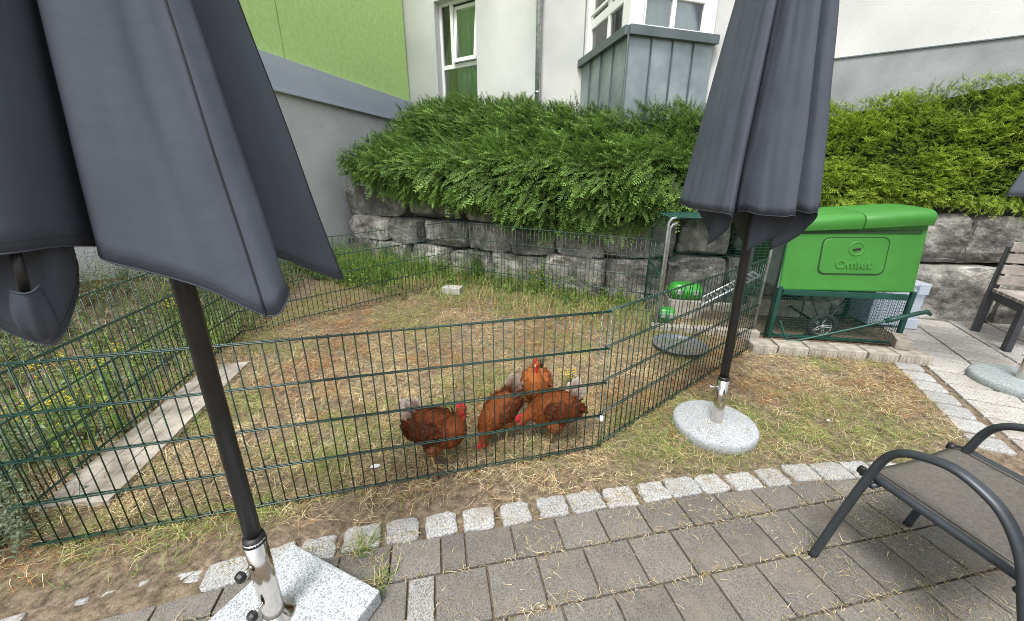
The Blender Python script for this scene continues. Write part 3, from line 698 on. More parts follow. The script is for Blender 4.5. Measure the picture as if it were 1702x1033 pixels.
def small_fence_bits():
    t = thing('cable_tie', 'blue and white tie clip on the front corner of the fence', 'clip', (.485, 1.77, .21))
    mb = MB(); mb.tube([V(.485 + .014 * math.cos(a), 1.77 + .014 * math.sin(a), .225) for a in np.linspace(0, 5.8, 14)], .003, 6); mb.build('strap', M['blue'], t, True)
    mb = MB(); mb.box((.485, 1.752, .228), (.018, .012, .03)); mb.build('buckle', M['white_plastic'], t, bevel=.002)
small_fence_bits()

# ------------------------------------------------------------------ umbrellas
def umbrella(name, label, base, top, ctrl, ribs, apex, zexp, seams, cat='umbrella', wr=.008, pole_r=.0235, pole_z0=.42):
    """ctrl: plan polygon of the folded cloth relative to the pole as rows (x, y, z of hem)
       ribs: indices into ctrl where a rib ends"""
    t = thing(name, label, cat, (base[0], base[1], pole_z0), 'grey garden umbrellas')
    b, a = V(*base), V(*top); ax = (a - b)
    def pole_at(z): return b + ax * ((z - b.z) / ax.z)
    mb = MB(); mb.tube([pole_at(pole_z0), pole_at(1.2), pole_at(2), pole_at(apex + .03)], pole_r, 20); mb.build('pole', M['pole'], t, True)
    n = 14; C = catmull(np.array([c[:3] for c in ctrl]), n, True); m = len(C); lev = 44; grid = []
    for l in range(lev + 1):
        s = l / lev; row = []
        for k in range(m):
            x, y, zh = C[k]; z = zh + (apex - zh) * s; sc = max((1 - s), 0.0) ** zexp * (1 - .0 * s) + .02 * s
            w = wr * (noise.noise(V(x * 9, y * 9, z * 1.6)) + .5 * noise.noise(V(x * 26, y * 26, z * 3.5 + x * 8))) * (1 - .6 * s)
            p = pole_at(z); r = math.hypot(x, y) + 1e-6
            row.append((p.x + x * sc + x / r * w, p.y + y * sc + y / r * w, z))
        grid.append(row)
    G_ = np.array(grid)
    ribs = sorted(ribs); bounds = [i * n for i in ribs]
    for q in range(len(bounds)):
        k0, k1 = bounds[q], bounds[(q + 1) % len(bounds)]
        cols = list(range(k0, k1 + 1)) if k1 > k0 else list(range(k0, m)) + list(range(0, k1 + 1))
        vs = [tuple(G_[l, c]) for l in range(lev + 1) for c in cols]; w = len(cols)
        fs = [(l * w + i, l * w + i + 1, (l + 1) * w + i + 1, (l + 1) * w + i) for l in range(lev) for i in range(w - 1)]
        mb = MB(); mb.add(vs, fs); o = mb.build('canopy_panel', M['fabric'], t, True)
        so = o.modifiers.new('thickness', 'SOLIDIFY'); so.thickness = .0016; so.offset = 0
        hm = MB(); hm.tube([G_[0, c] for c in cols], .0018, 6); hm.build('hem', M['fabric_hem'], o, True)
        hm = MB(); hm.tube([G_[1, c] * .45 + G_[0, c] * .55 for c in cols], .0012, 4); hm.build('hem_stitch', M['thread'], o, True)
    for i in ribs:
        c = i * n; vtx = G_[:, c]
        inner = []
        for l in range(1, lev, 4):
            p = Vector(vtx[l]); pp = pole_at(p.z); dd = pp - p; inner.append(p + dd.normalized() * .012)
        mb = MB(); mb.tube(inner, .0055, 8); mb.build('rib', M['pole'], t, True)
        if i in seams:
            sm = MB(); pts = []
            for l in range(0, lev + 1):
                p = Vector(vtx[l]); pp = pole_at(p.z); pts.append(p - (pp - p).normalized() * .0012)
            sm.tube(pts, .0016, 4); sm.build('seam', M['thread'], t, True)
    return t, pole_at
def steel_tube(t, b, z0, z1, ax, r, part='tube'):
    p0 = V(*b); d = V(*ax).normalized()
    def at(z): return p0 + d * ((z - p0.z) / d.z)
    mb = MB(); mb.tube([at(z0), at(z0 + .01), at((z0 + z1) / 2), at(z1)], r, 28); return mb.build(part, M['chrome'], t, True)

# left umbrella, close to the camera
LB, LT = (-.79, .865, .07), (-.845, .955, 2.0)
PL = V(-.83, .93, 0)
ctrlL = [(.285, .25, 1.155), (.20, .13, 1.235), (.13, .045, 1.29), (.19, .0, 1.25), (.278, -.030, 1.205), (.284, -.062, 1.172), (.254, -.092, 1.154), (.16, -.14, 1.235), (.035, -.188, 1.30), (-.03, -.13, 1.315), (-.075, -.045, 1.325),
         (-.04, -.12, 1.32), (-.004, -.228, 1.335), (-.012, -.315, 1.335), (-.10, -.385, 1.335), (-.21, -.35, 1.33), (-.235, -.30, 1.28), (-.17, -.25, 1.19), (-.10, -.258, 1.168), (-.045, -.262, 1.158), (-.032, -.225, 1.21), (-.07, -.15, 1.30), (-.20, -.12, 1.32),
         (-.28, -.08, 1.30), (-.30, -.02, 1.29), (-.24, .08, 1.32), (-.26, .20, 1.33), (-.18, .27, 1.30), (-.08, .20, 1.32), (.02, .24, 1.34), (.06, .30, 1.30), (.12, .22, 1.32), (.21, .25, 1.28)]
umb1, pa1 = umbrella('garden_umbrella', 'closed dark grey umbrella at the left, nearest the viewer, in the square granite base', LB, LT, ctrlL, [0, 6, 19, 24, 27, 30], 3.0, 1.0, [0, 6], wr=.011)
def umb1_extras():
    # sewn pocket holding the rib tip below the hem
    Lf = catmull(np.array([(-.850, .617, 1.274), (-.858, .612, 1.235), (-.862, .617, 1.20), (-.868, .634, 1.172)]), 4)
    Rt = catmull(np.array([(-.829, .644, 1.276), (-.828, .647, 1.24), (-.832, .652, 1.20), (-.850, .655, 1.176)]), 4)
    vs = []; k = 13; out = V(.797, -.604, 0)
    for r_, (a, b) in enumerate(zip(Lf, Rt)):
        f = r_ / (len(Lf) - 1)
        for j in range(k):
            x = j / (k - 1); p = V(*a).lerp(V(*b), x); arch = 1 - (2 * x - 1) ** 2
            p += out * (.016 * arch * (1 - .5 * f) + .003 * math.sin(x * 14 + f * 3) * f) - V(0, 0, .008 * arch * (1 - f)); vs.append(p)
    n = len(Lf); fs = [(i * k + j, i * k + j + 1, (i + 1) * k + j + 1, (i + 1) * k + j) for i in range(n - 1) for j in range(k - 1)]
    mb = MB(); mb.add(vs, fs); o = mb.build('rib_pocket', M['fabric'], umb1, True); so = o.modifiers.new('t', 'SOLIDIFY'); so.thickness = .002
    h = MB(); h.tube(vs[:k], .002, 6); h.build('hem', M['fabric_hem'], o, True)
    r = MB(); r.tube([V(-.842, .629, 1.255) - out * .004, V(-.842, .643, 1.36) - out * .012], .0075, 12); r.build('rib', M['pole'], umb1, True)
umb1_extras()
def square_base():
    t = thing('umbrella_base', 'square white granite umbrella base with polished steel tube', 'umbrella base', (-.765, .835, .012))
    u = V(.912, -.41, 0); v = V(.41, .912, 0); c = V(-.765, .835, .044)
    mb = MB(); mb.box(c, (.45, .45, .064), (u, v, V(0, 0, 1))); mb.build('slab', M['granite_white'], t, bevel=.006, segs=2)
    ax = V(*LT) - V(*LB); steel_tube(t, LB, .076, .40, ax, .031)
    mb = MB(); p = pa1(.40); mb.tube([p - V(0, 0, .012), p + V(0, 0, .012)], [.0325, .029], 24); mb.build('collar', M['plastic_black'], t, True)
    mb = MB(); mb.lathe((LB[0], LB[1], .076), [(.058, 0), (.058, .008), (.036, .012), (.034, .02)], 28); mb.build('flange', M['chrome'], t, True)
    for z in (.16, .32):
        p = pa1(z); dirn = (V(0, 0, 0) - V(p.x, p.y, 0)).normalized(); dirn = (dirn + V(-1.0, -.15, 0)).normalized()
        k = MB(); k.tube([p + dirn * .028, p + dirn * .055 + V(0, 0, -.004)], .006, 10); ko = k.build('clamp_screw', M['chrome'], t, True)
        k = MB(); k.lathe(p + dirn * .050 + V(0, 0, -.004), [(.010, 0), (.017, .004), (.018, .014), (.014, .022)], 8, dirn); k.build('knob', M['plastic_black'], ko)
square_base()

def swirl_ctrl(nr, r_rib, r_pl, rot, z_tip, z_hem, swirl, seed, stretch=None):
    rd = random.Random(seed); out, ribs = [], []
    for i in range(nr):
        a = rot + 2 * math.pi * i / nr; st = 2 * math.pi / nr
        ribs.append(len(out)); rr = r_rib * rd.uniform(.8, 1.2)
        out.append((rr * math.cos(a), rr * math.sin(a), z_tip + rd.uniform(-.02, .02)))
        r2 = r_pl * rd.uniform(.9, 1.08)
        for k, (da, f, zz) in enumerate(((.28, .80, .6), (.62, .97, .95), (.98, 1.0, 1.0), (1.18, .90, .97), (1.16, .62, .75))):
            aa = a + st * da * swirl + (0 if k < 3 else 0)
            r = r_rib + (r2 - r_rib) * f if k < 4 else r_rib + (r2 - r_rib) * .5
            out.append((r * math.cos(aa), r * math.sin(aa), z_tip + (z_hem - z_tip) * zz))
    return out, ribs
# right umbrella
RB = (1.235, 1.95, .07); RT = (1.195, 1.96, 2.0)
foldR = [(-.34, .0, 1.325), (-.27, .09, 1.31), (-.17, .19, 1.305), (-.085, .25, 1.30), (-.085, .17, 1.25), (-.18, .07, 1.13), (-.11, .04, 1.2), (-.06, .13, 1.305), (.04, .21, 1.30), (.12, .245, 1.30), (.16, .22, 1.30),
         (.12, .14, 1.22), (.0, .07, 1.115), (.09, .03, 1.2), (.15, .09, 1.31), (.21, .12, 1.31), (.25, .08, 1.305), (.20, .02, 1.2), (.10, .0, 1.12), (.18, -.05, 1.25), (.26, -.07, 1.32), (.25, -.14, 1.32), (.15, -.12, 1.14), (.14, -.23, 1.32), (.0, -.27, 1.32),
         (-.03, -.14, 1.14), (-.14, -.23, 1.32), (-.24, -.18, 1.32), (-.17, -.08, 1.14), (-.27, -.10, 1.3), (-.35, -.05, 1.33)]
cR = [(a * .844 - b * .537, -a * .537 - b * .844, z) for a, b, z in foldR]; rR = [5, 12, 18, 22, 25, 28]
umb2, pa2 = umbrella('garden_umbrella', 'closed dark grey umbrella standing on the lawn between fence and chair', RB, RT, cR, rR, 3.05, .72, [], wr=.014, pole_z0=.36)
def round_base(loc, r, m, label, ax, b, top):
    t = thing('umbrella_base', label, 'umbrella base', (loc[0], loc[1], 0))
    mb = MB(); mb.lathe((loc[0], loc[1], -.01), [(r - .01, 0), (r, .012), (r, .062), (r - .006, .073), (r - .022, .080), (.05, .084)], 56); mb.build('disc', m, t, True)
    steel_tube(t, b, .06, top, ax, .031)
    mb = MB(); p = V(*b) + V(*ax) * ((top - b[2]) / ax[2]); mb.tube([p - V(0, 0, .002), p + V(0, 0, .014)], [.0325, .028], 24); mb.build('collar', M['plastic_black'], t, True)
    mb = MB(); q = V(b[0], b[1], top - .05); dn = V(-1, -.1, 0).normalized(); mb.tube([q + dn * .02, q + dn * .085], .004, 8); mb.tube([q + dn * .083 + V(0, 0, -.012), q + dn * .083 + V(0, 0, .012)], .0045, 8); mb.build('clamp_screw', M['chrome'], t, True)
    return t
axR = V(*RT) - V(*RB)
round_base((1.235, 1.965), .235, M['granite_grey'], 'round grey granite umbrella base on the lawn', axR, RB, .36)
# third umbrella at the right edge
TB = (3.74, 2.47, .07); TT = (3.74, 2.48, 2.0)
c3, r3 = swirl_ctrl(8, .16, .34, R(10), 1.16, 1.34, 1.0, 9)
c3 = [(x, y, z) for x, y, z in c3]
j = min(range(len(c3)), key=lambda i: (c3[i][0] + .95) ** 2 + (c3[i][1] + .1) ** 2)
for dj, q in ((-1, (-.50, .02, 1.35)), (0, (-.76, -.09, 1.36)), (1, (-.50, -.17, 1.35))): c3[(j + dj) % len(c3)] = q
umb3, pa3 = umbrella('garden_umbrella', 'dark umbrella corner at the right edge before the bank', TB, TT, c3, r3, 3.0, .8, [], wr=.008, pole_z0=.32)
round_base((3.76, 2.47), .27, M['granite_base3'], 'round greenish grey umbrella base on the pale slabs beside the bench', V(*TT) - V(*TB), TB, .32)

# ------------------------------------------------------------------ hen house with run
E_ = V(.9827, -.1853, 0); NB = V(.1853, .9827, 0)             # along the coop front / to its back
CO = V(2.485, 3.40, 0)
def cp(s, d, z): return CO + E_ * s + NB * d + V(0, 0, z)
AXC = (E_, NB, V(0, 0, 1))
def rounded_rect(w, h, r, n=6):
    pts = []
    for cx, cy, a0 in ((w / 2 - r, h / 2 - r, 0), (-w / 2 + r, h / 2 - r, 90), (-w / 2 + r, -h / 2 + r, 180), (w / 2 - r, -h / 2 + r, 270)):
        for i in range(n + 1): a = R(a0 + 90 * i / n); pts.append((cx + r * math.cos(a), cy + r * math.sin(a)))
    return pts
def make_coop():
    t = thing('hen_house', 'bright green plastic hen house on a dark green frame with wheels', 'hen house', tuple(CO))
    L, D, ZB_, ZT = 1.07, .80, .50, 1.075
    # body: slightly flared shell, tilted back a touch
    mb = MB(); lo = [cp(0, 0, ZB_ - .02), cp(L, 0, ZB_ + .01), cp(L, D, ZB_), cp(0, D, ZB_ - .02)]
    hi = [cp(-.015, .045, ZT - .04), cp(L - .02, .055, ZT + .03), cp(L - .02, D + .02, ZT + .03), cp(-.015, D + .02, ZT - .04)]
    mb.add(lo + hi, [(3, 2, 1, 0), (4, 5, 6, 7), (0, 1, 5, 4), (1, 2, 6, 5), (2, 3, 7, 6), (3, 0, 4, 7)]); mb.build('shell', M['coop_green'], t, bevel=.018, segs=3)
    mb = MB(); mb.add([lo[0] - E_ * .004, lo[3] - E_ * .004, hi[3] - E_ * .004, hi[0] - E_ * .004], [(0, 1, 2, 3)]); mb.prism([lo[0] - E_ * .004 + V(0, 0, .02), lo[3] - E_ * .004 + V(0, 0, .02), hi[3] - E_ * .004, hi[0] - E_ * .004], E_ * -.012); o = mb.build('end_panel', M['coop_side'], t, bevel=.003)
    mb = MB(); P = [cp(-.02, .25, .53), cp(-.02, .60, .53), cp(-.03, .60, .92), cp(-.03, .25, .92)]; mb.prism(P, E_ * -.008); mb.build('door_opening', M['coop_groove'], o)
    # front plane frame
    fo = (lo[0] + lo[1]) / 2; up = ((hi[0] + hi[1]) / 2 - fo).normalized(); ex = (lo[1] - lo[0]).normalized(); nn = ex.cross(up).normalized()   # outwards
    if nn.dot(V(0, -1, 0)) < 0: nn = -nn
    def fp(x, y, o=0): return fo + ex * x + up * y + nn * o
    # lid: two halves with rounded ridge and a lip
    def lid(s0, s1, tilt0, tilt1):
        mb = MB(); prof = [(-.035, -.03), (-.042, .015), (-.036, .055), (-.005, .085), (.08, .103), (.40, .118), (.70, .103), (.82, .07), (.85, .0), (.84, -.03)]
        rows = []
        for s, zt in ((s0, tilt0), (s1, tilt1)):
            rows.append([cp(s, .055 + d, ZT + zt + h) for d, h in prof])
        n = len(prof); sc = catmull(np.array([tuple(p) for p in rows[0]]), 4); sd2 = catmull(np.array([tuple(p) for p in rows[1]]), 4); n = len(sc)
        vs = [tuple(p) for p in sc] + [tuple(p) for p in sd2]
        mb.add(vs, [(i, i + 1, n + i + 1, n + i) for i in range(n - 1)] + [tuple(range(n)), tuple(range(2 * n - 1, n - 1, -1)), (0, n, 2 * n - 1, n - 1)])
        return mb.build('lid', M['coop_green'], t, True, bevel=.006)
    lid(-.03, .545, -.035, .005); lid(.553, L - .015, .006, .045)
    mb = MB(); mb.box(cp(.549, .46, ZT + .03), (.03, .72, .10), AXC); mb.build('ridge_gap', M['coop_groove'], t)
    mb = MB(); mb.box(fp(0, (hi[0] - lo[0]).length - .028, .002), (L - .09, .03, .006), (ex, up, nn)); mb.build('lid_shadow_gap', M['coop_groove'], t)
    # rear access door with groove, turning lock and raised letters
    dc = (.0, .318)
    g = MB(); g.prism([fp(dc[0] + .01 + x, dc[1] + y, -.004) for x, y in rounded_rect(.520, .332, .055)], nn * .0065); g.build('door_groove', M['coop_groove'], t)
    dm = MB(); dm.prism([fp(dc[0] + .01 + x, dc[1] + y, -.004) for x, y in rounded_rect(.500, .312, .05)], nn * .013); do = dm.build('door', M['coop_green'], t, bevel=.006, segs=3)
    rim = MB(); rim.lathe(fp(.025, dc[1] + .065, .006), [(.064, 0), (.062, .006), (.052, .007), (.046, -.002), (.0445, -.004)], 32, nn); rim.build('lock_rim', M['coop_green'], do, True)
    k = MB(); k.lathe(fp(.025, dc[1] + .065, .004), [(.044, 0), (.044, .003), (.038, .0035)], 28, nn); ko = k.build('lock_well', M['coop_groove'], do, True)
    k = MB(); k.box(fp(.025, dc[1] + .062, .012), (.06, .016, .012), ((ex + up * .15).normalized(), up, nn)); k.build('lock_handle', M['plastic_black'], do, bevel=.004)
    cu = bpy.data.curves.new('lettering', 'FONT'); cu.body = 'Omlet'; cu.size = .105; cu.extrude = .003; cu.bevel_depth = .0022; cu.offset = .0025; cu.align_x = 'CENTER'; cu.resolution_u = 4; cu.space_character = 1.02
    tmp = bpy.data.objects.new('lettering', cu); COL.objects.link(tmp); dg = bpy.context.evaluated_depsgraph_get(); me = bpy.data.meshes.new_from_object(tmp.evaluated_get(dg)); bpy.data.objects.remove(tmp)
    mtx = Matrix.Translation(fp(.02, dc[1] - .105, .011) - CO) @ Matrix((ex, up, nn)).transposed().to_4x4()
    me.transform(mtx); me.materials.clear(); mesh_obj('lettering', me, M['coop_green'], do)
    # frame: legs, rails
    for (s, d) in ((0.0, .0), (L - .01, .0), (0, D - .04), (L - .01, D - .04)):
        m = MB(); m.box(cp(s + .012, d + .01, .26), (.036, .036, .52), AXC); m.build('leg', M['coop_frame'], t, bevel=.006)
    for (s0, s1, d, z) in ((.04, L - .03, .01, .465), (.04, L - .03, D - .03, .465), (.04, L - .03, .01, .03), (.04, L - .03, D - .03, .03)):
        m = MB(); m.box(cp((s0 + s1) / 2, d, z), (s1 - s0, .03, .05 if z > .1 else .02), AXC); m.build('rail', M['coop_frame'], t, bevel=.004)
    # wheel (two) with spoked hub
    for (s, d) in ((.42, .06), (.42, .72)):
        c = cp(s + .05, d, .13)
        m = MB(); m.tube([c + E_ * (.105 * math.cos(a)) + V(0, 0, .105 * math.sin(a)) for a in np.linspace(0, 2 * math.pi, 29)], .024, 8, False); wo = m.build('wheel', M['tyre'], t, True)
        m = MB()
        for a in np.linspace(0, 2 * math.pi, 5, endpoint=False):
            e = E_ * math.cos(a) + V(0, 0, math.sin(a))
            for off in (-.012, .012): m.tube([c + e * .015 + e.cross(NB) * off, c + e * .088 + e.cross(NB) * off * .5], .005, 5)
        m.lathe(c - NB * .02, [(.02, 0), (.022, .02), (.014, .03)], 12, NB); m.tube([c + E_ * (.086 * math.cos(a)) + V(0, 0, .086 * math.sin(a)) for a in np.linspace(0, 2 * math.pi, 25)], .007, 6, False)
        m.build('hub', M['hub'], wo, True)
    m = MB(); m.tube([cp(.47, .06, .13), cp(.47, .72, .13)], .012, 8); m.tube([cp(.30, .06, .44), cp(.47, .06, .13), cp(.62, .06, .44)], .012, 8); m.build('axle', M['plastic_black'], t, True)
    # long pull handle across the front
    pts = catmull(np.array([tuple(p) for p in (cp(.045, -.06, .20), cp(.09, -.10, .075), cp(.125, -.12, .035), cp(.2, -.13, .045), cp(.6, -.135, .19), cp(.84, -.135, .285), cp(.95, -.13, .325))]), 6)
    m = MB(); m.tube([V(*p) for p in pts], .0105, 10); ho = m.build('pull_handle', M['coop_frame'], t, True)
    m = MB(); m.tube([cp(.83, -.135, .28), cp(.90, -.135, .308), cp(1.07, -.13, .37), cp(1.12, -.13, .38), cp(1.15, -.13, .355)], [.02, .022, .018, .02, .012], 10); m.build('grip', M['coop_frame'], ho, True)
    # weld mesh round the space under the house
    m = MB(); r = .0016
    for side in (0, 1):
        if side == 0: f0, f1, n_ = (lambda x, z: cp(x, -.005, z)), L, 44
        else: f0, f1, n_ = (lambda x, z: cp(L + .02, x, z)), D - .05, 32
        for i in range(n_ + 1): m.tube([f0(.02 + (f1 - .02) * i / n_, .03), f0(.02 + (f1 - .02) * i / n_, .46)], r, 3, False)
        for z in np.arange(.03, .46, .0255): m.tube([f0(.02, z), f0(f1, z)], r, 3, False)
    tag(m.build('weld_mesh', M['coop_frame'], t), kind='stuff')
    return t
make_coop()

def make_run():
    t = thing('hen_run', 'weld mesh hen run with galvanised frame left of the green hen house', 'hen run', tuple(cp(-1.04, 0, 0)))
    s0, s1, D, Hh = -1.04, -.03, .86, 1.12
    for (s, d, m_) in ((s0, .02, 'galv'), (s0 + .035, .10, 'galv'), (s1 - .10, .02, 'galv'), (s0, D, 'coop_frame'), (s1, D, 'coop_frame'), (s1, .0, 'coop_frame')):
        m = MB(); tp = Hh if s != s0 + .035 else Hh - .06
        pts = [cp(s, d, 0), cp(s, d, tp - .05), cp(s + (.02 if s < s1 - .2 else -.02), d, tp - .012), cp(s + (.06 if s < s1 - .2 else -.06), d, tp)]
        m.tube(pts, .013 if m_ == 'galv' else .010, 10); m.build('post', M[m_], t, True)
    for (a, b) in (((s0 + .06, .02, Hh), (s1, .02, Hh)), ((s0 + .06, D, Hh), (s1, D, Hh)), ((s0 + .06, .02, Hh), (s0 + .06, D, Hh)), ((s0, .02, .03), (s1, .02, .03)), ((s0, D, .03), (s1, D, .03)), ((s0, .02, .03), (s0, D, .03)), ((s0, .02, .55), (s0, D, .55)), ((s1 - .1, .02, .55), (s1 - .1, .02, .60))):
        m = MB(); m.tube([cp(*a), cp(*b)], .009, 8); m.build('rail', M['coop_frame'], t, True)
    def sheet(name, P, U, W, nu, nw):
        m = MB(); r = .0014
        for i in range(nu + 1): m.tube([P + U * (i / nu), P + U * (i / nu) + W], r, 3, False)
        for i in range(nw + 1): m.tube([P + W * (i / nw), P + W * (i / nw) + U], r, 3, False)
        tag(m.build(name, M['coop_frame'], t), kind='stuff')
    E1 = E_ * (s1 - s0); ND = NB * (D - .02); Z = V(0, 0, Hh - .04)
    sheet('weld_mesh', cp(s0, .02, .03), ND, Z, 9, 26)
    sheet('weld_mesh', cp(s0, D, .03), E1, Z, 20, 40)
    sheet('weld_mesh', cp(s0, .02, Hh), E1, ND, 20, 34)
    sheet('weld_mesh', cp(s0 + .62, .02, .03), E_ * (s1 - s0 - .62), Z, 8, 40)
make_run()
def make_ladder():
    t = thing('hen_ladder', 'galvanised hen ladder climbing to the hen house door', 'ladder', tuple(cp(-.62, .42, 0)))
    for d in (.33, .51):
        m = MB(); m.tube([cp(-.60, d, .0), cp(-.575, d, .15), cp(-.52, d, .21), cp(-.03, d, .54)], .012, 8); m.build('side_rail', M['galv'], t, True)
    for i in range(14):
        f = i / 13; m = MB(); c = cp(-.54 + .50 * f, .42, .198 + .335 * f); m.box(c, (.022, .18, .008), ((E_ + V(0, 0, .65)).normalized(), NB, (V(0, 0, 1) - E_ * .65).normalized())); m.build('rung', M['galv'], t, bevel=.002)
make_ladder()
def make_feeder(s, d, z, w, dep, h, label):
    t = thing('hen_feeder', label, 'feeder', tuple(cp(s, d, z)))
    c = cp(s, d, z)
    def ring(zz, w_, d_, n=24):
        return [c + E_ * (w_ / 2 * (abs(math.cos(a)) ** .5) * (1 if math.cos(a) >= 0 else -1)) + NB * (d_ / 2 * (abs(math.sin(a)) ** .6) * (1 if math.sin(a) >= 0 else -1)) + V(0, 0, zz) for a in np.linspace(0, 2 * math.pi, n, endpoint=False)]
    prof = [(0, .80, .75), (.12, .92, .9), (.35, 1, 1), (.55, 1, 1), (.58, .96, .96), (.85, .88, .9), (1, .70, .7)]
    vs, fs = [], []
    for zz, a, b in prof: vs += ring(zz * h, w * a, dep * b)
    n = 24; fs = [(i * n + k, i * n + (k + 1) % n, (i + 1) * n + (k + 1) % n, (i + 1) * n + k) for i in range(len(prof) - 1) for k in range(n)] + [tuple(range(n - 1, -1, -1)), tuple((len(prof) - 1) * n + k for k in range(n))]
    mb = MB(); mb.add(vs, fs); mb.build('bowl', M['feeder'], t, True, bevel=.004)
    for q in np.linspace(-.36, .36, 7):
        mb = MB(); mb.box(c + E_ * (q * w) - NB * (dep / 2 * .985) + V(0, 0, h * .38), (.008, .012, h * .5), AXC); mb.build('grille_bar', M['feeder_dark'], t, bevel=.002)
    for q in (-.22, .24):
        mb = MB(); mb.box(c + E_ * (q * w) - NB * (dep / 2 + .004) + V(0, 0, h * .52), (.05, .02, .05), AXC); mb.build('hook', M['galv'], t, bevel=.005)
make_feeder(-.68, .52, .215, .36, .22, .165, 'large green hen feeder raised on a block behind the ladder foot')
make_feeder(-.93, .15, .075, .19, .15, .12, 'small green drinker on the kerb blocks at the run corner')
def make_tray():
    t = thing('round_tray', 'shallow round grey plant saucer on the grass at the run', 'saucer', (1.51, 3.13, 0))
    mb = MB(); mb.lathe((1.51, 3.13, .006), [(.19, 0), (.205, .004), (.225, .045), (.232, .048), (.228, .052), (.215, .040), (.198, .012), (.01, .010)], 48); mb.build('dish', M['tray'], t, True)
    mb = MB(); mb.lathe((1.51, 3.13, .018), [(.150, 0), (.150, .003), (.143, .003)], 40); mb.build('ring', M['tray'], t, True)
make_tray()

# kerb blocks
ORD = ['first', 'second', 'third', 'fourth', 'fifth', 'sixth', 'seventh']
def block(loc, ax, size, label, group=None, name='kerb_block', m='kerb', grooves=0, cat='block'):
    o = thing(name, label, cat, (loc[0], loc[1], loc[2]), group)
    c = V(*loc) + V(0, 0, size[2] / 2)
    mb = MB(); mb.box(c, size, ax); mb.build('body', M[m], o, bevel=.007)
    for i in range(grooves):
        f = (i + .5) / grooves - .5; q = MB(); q.box(c + ax[0] * (f * size[0] * .9) - ax[1] * (size[1] / 2 + .0015) + V(0, 0, -size[2] * .12), (size[0] / grooves * .45, .006, size[2] * .7), ax); q.build('rib', M[m], o, bevel=.0015)
    return o
def make_blocks():
    rd = random.Random(4); e = V(.9827, -.1853, 0)
    base = V(2.115, 3.045, 0)
    widths = [.205, .235, .22, .22, .22, .235]; s = 0
    for i, w in enumerate(widths):
        a = rd.uniform(-.05, .05) + (.08 if i == 0 else -.03); u = V(e.x * math.cos(a) - e.y * math.sin(a), e.x * math.sin(a) + e.y * math.cos(a), 0); v = V(-u.y, u.x, 0)
        c = base + e * (s + w / 2) + v * (.09 + rd.uniform(-.012, .012))
        block(c, (u, v, V(0, 0, 1)), (w - .008, .165, .085), f'{ORD[i]} concrete kerb block from the left in the row before the hen house', 'kerb blocks before the hen house', grooves=7); s += w + .004
    u = V(.55, .83, 0).normalized(); v = V(-u.y, u.x, 0); p = base + e * 1.23 + V(.04, .2, .086); block((p.x, p.y, .086), (u, v, V(0, 0, 1)), (.21, .10, .085), 'yellowish kerb block set on top at the right end of the row')
    for i in range(5):
        c = cp(-.99 + .20 * i, -.005, 0); block(tuple(c), (E_, NB, V(0, 0, 1)), (.19, .10, .07), f'{ORD[i]} concrete block from the left along the front of the hen run', 'blocks along the run front')
    for i in range(4):
        c = cp(-.66 + .24 * i, .78, 0); block(tuple(c), (E_, NB, V(0, 0, 1)), (.22, .10, .09), f'{ORD[i]} concrete block from the left along the back of the hen run', 'blocks along the run back')
    c = cp(-.68, .52, 0); block(tuple(c), (E_, NB, V(0, 0, 1)), (.34, .24, .21), 'concrete block carrying the large green feeder')
    for i in range(3):
        c = cp(.20 + .27 * i, .74, 0); block(tuple(c), (E_, NB, V(0, 0, 1)), (.25, .12, .2), f'{ORD[i]} upright grey block from the left under the hen house', 'blocks under the hen house')
    u = V(.97, -.22, 0).normalized(); block((-.77, 4.76, .05), (u, V(-u.y, u.x, 0), V(0, 0, 1)), (.24, .16, .09), 'single grey concrete block on the straw before the rear fence', m='concrete')
make_blocks()

def make_box():
    t = thing('storage_box', 'frosted clear plastic storage box behind the hen house', 'box', (4.07, 3.62, .012))
    ax = (E_, NB, V(0, 0, 1)); c = V(3.95, 3.62, 0)
    def w(mb, s0, s1, d0, d1, z0, z1): mb.box(c + E_ * ((s0 + s1) / 2) + NB * ((d0 + d1) / 2) + V(0, 0, (z0 + z1) / 2), (s1 - s0, d1 - d0, z1 - z0), ax)
    m = MB(); w(m, -.28, .14, 0, .004, .04, .46); w(m, -.28, .14, .296, .30, .04, .46); w(m, -.284, -.28, 0, .3, .04, .46); w(m, .14, .144, 0, .3, .04, .46); w(m, -.28, .14, .004, .296, .04, .045); m.build('wall', M['clear'], t, bevel=.002)
    m = MB(); w(m, -.30, .16, -.015, .315, .46, .485); m.build('lid', M['clear'], t, bevel=.006)
    for s in (-.18, .10):
        m = MB(); w(m, s - .045, s + .045, -.028, -.015, .38, .485); m.build('clip', M['clear'], t, bevel=.004)
    m = MB(); w(m, .144, .162, .02, .28, .10, .14); w(m, .05, .16, -.02, 0, .02, .12); m.build('foot', M['clear'], t, bevel=.004)
make_box()

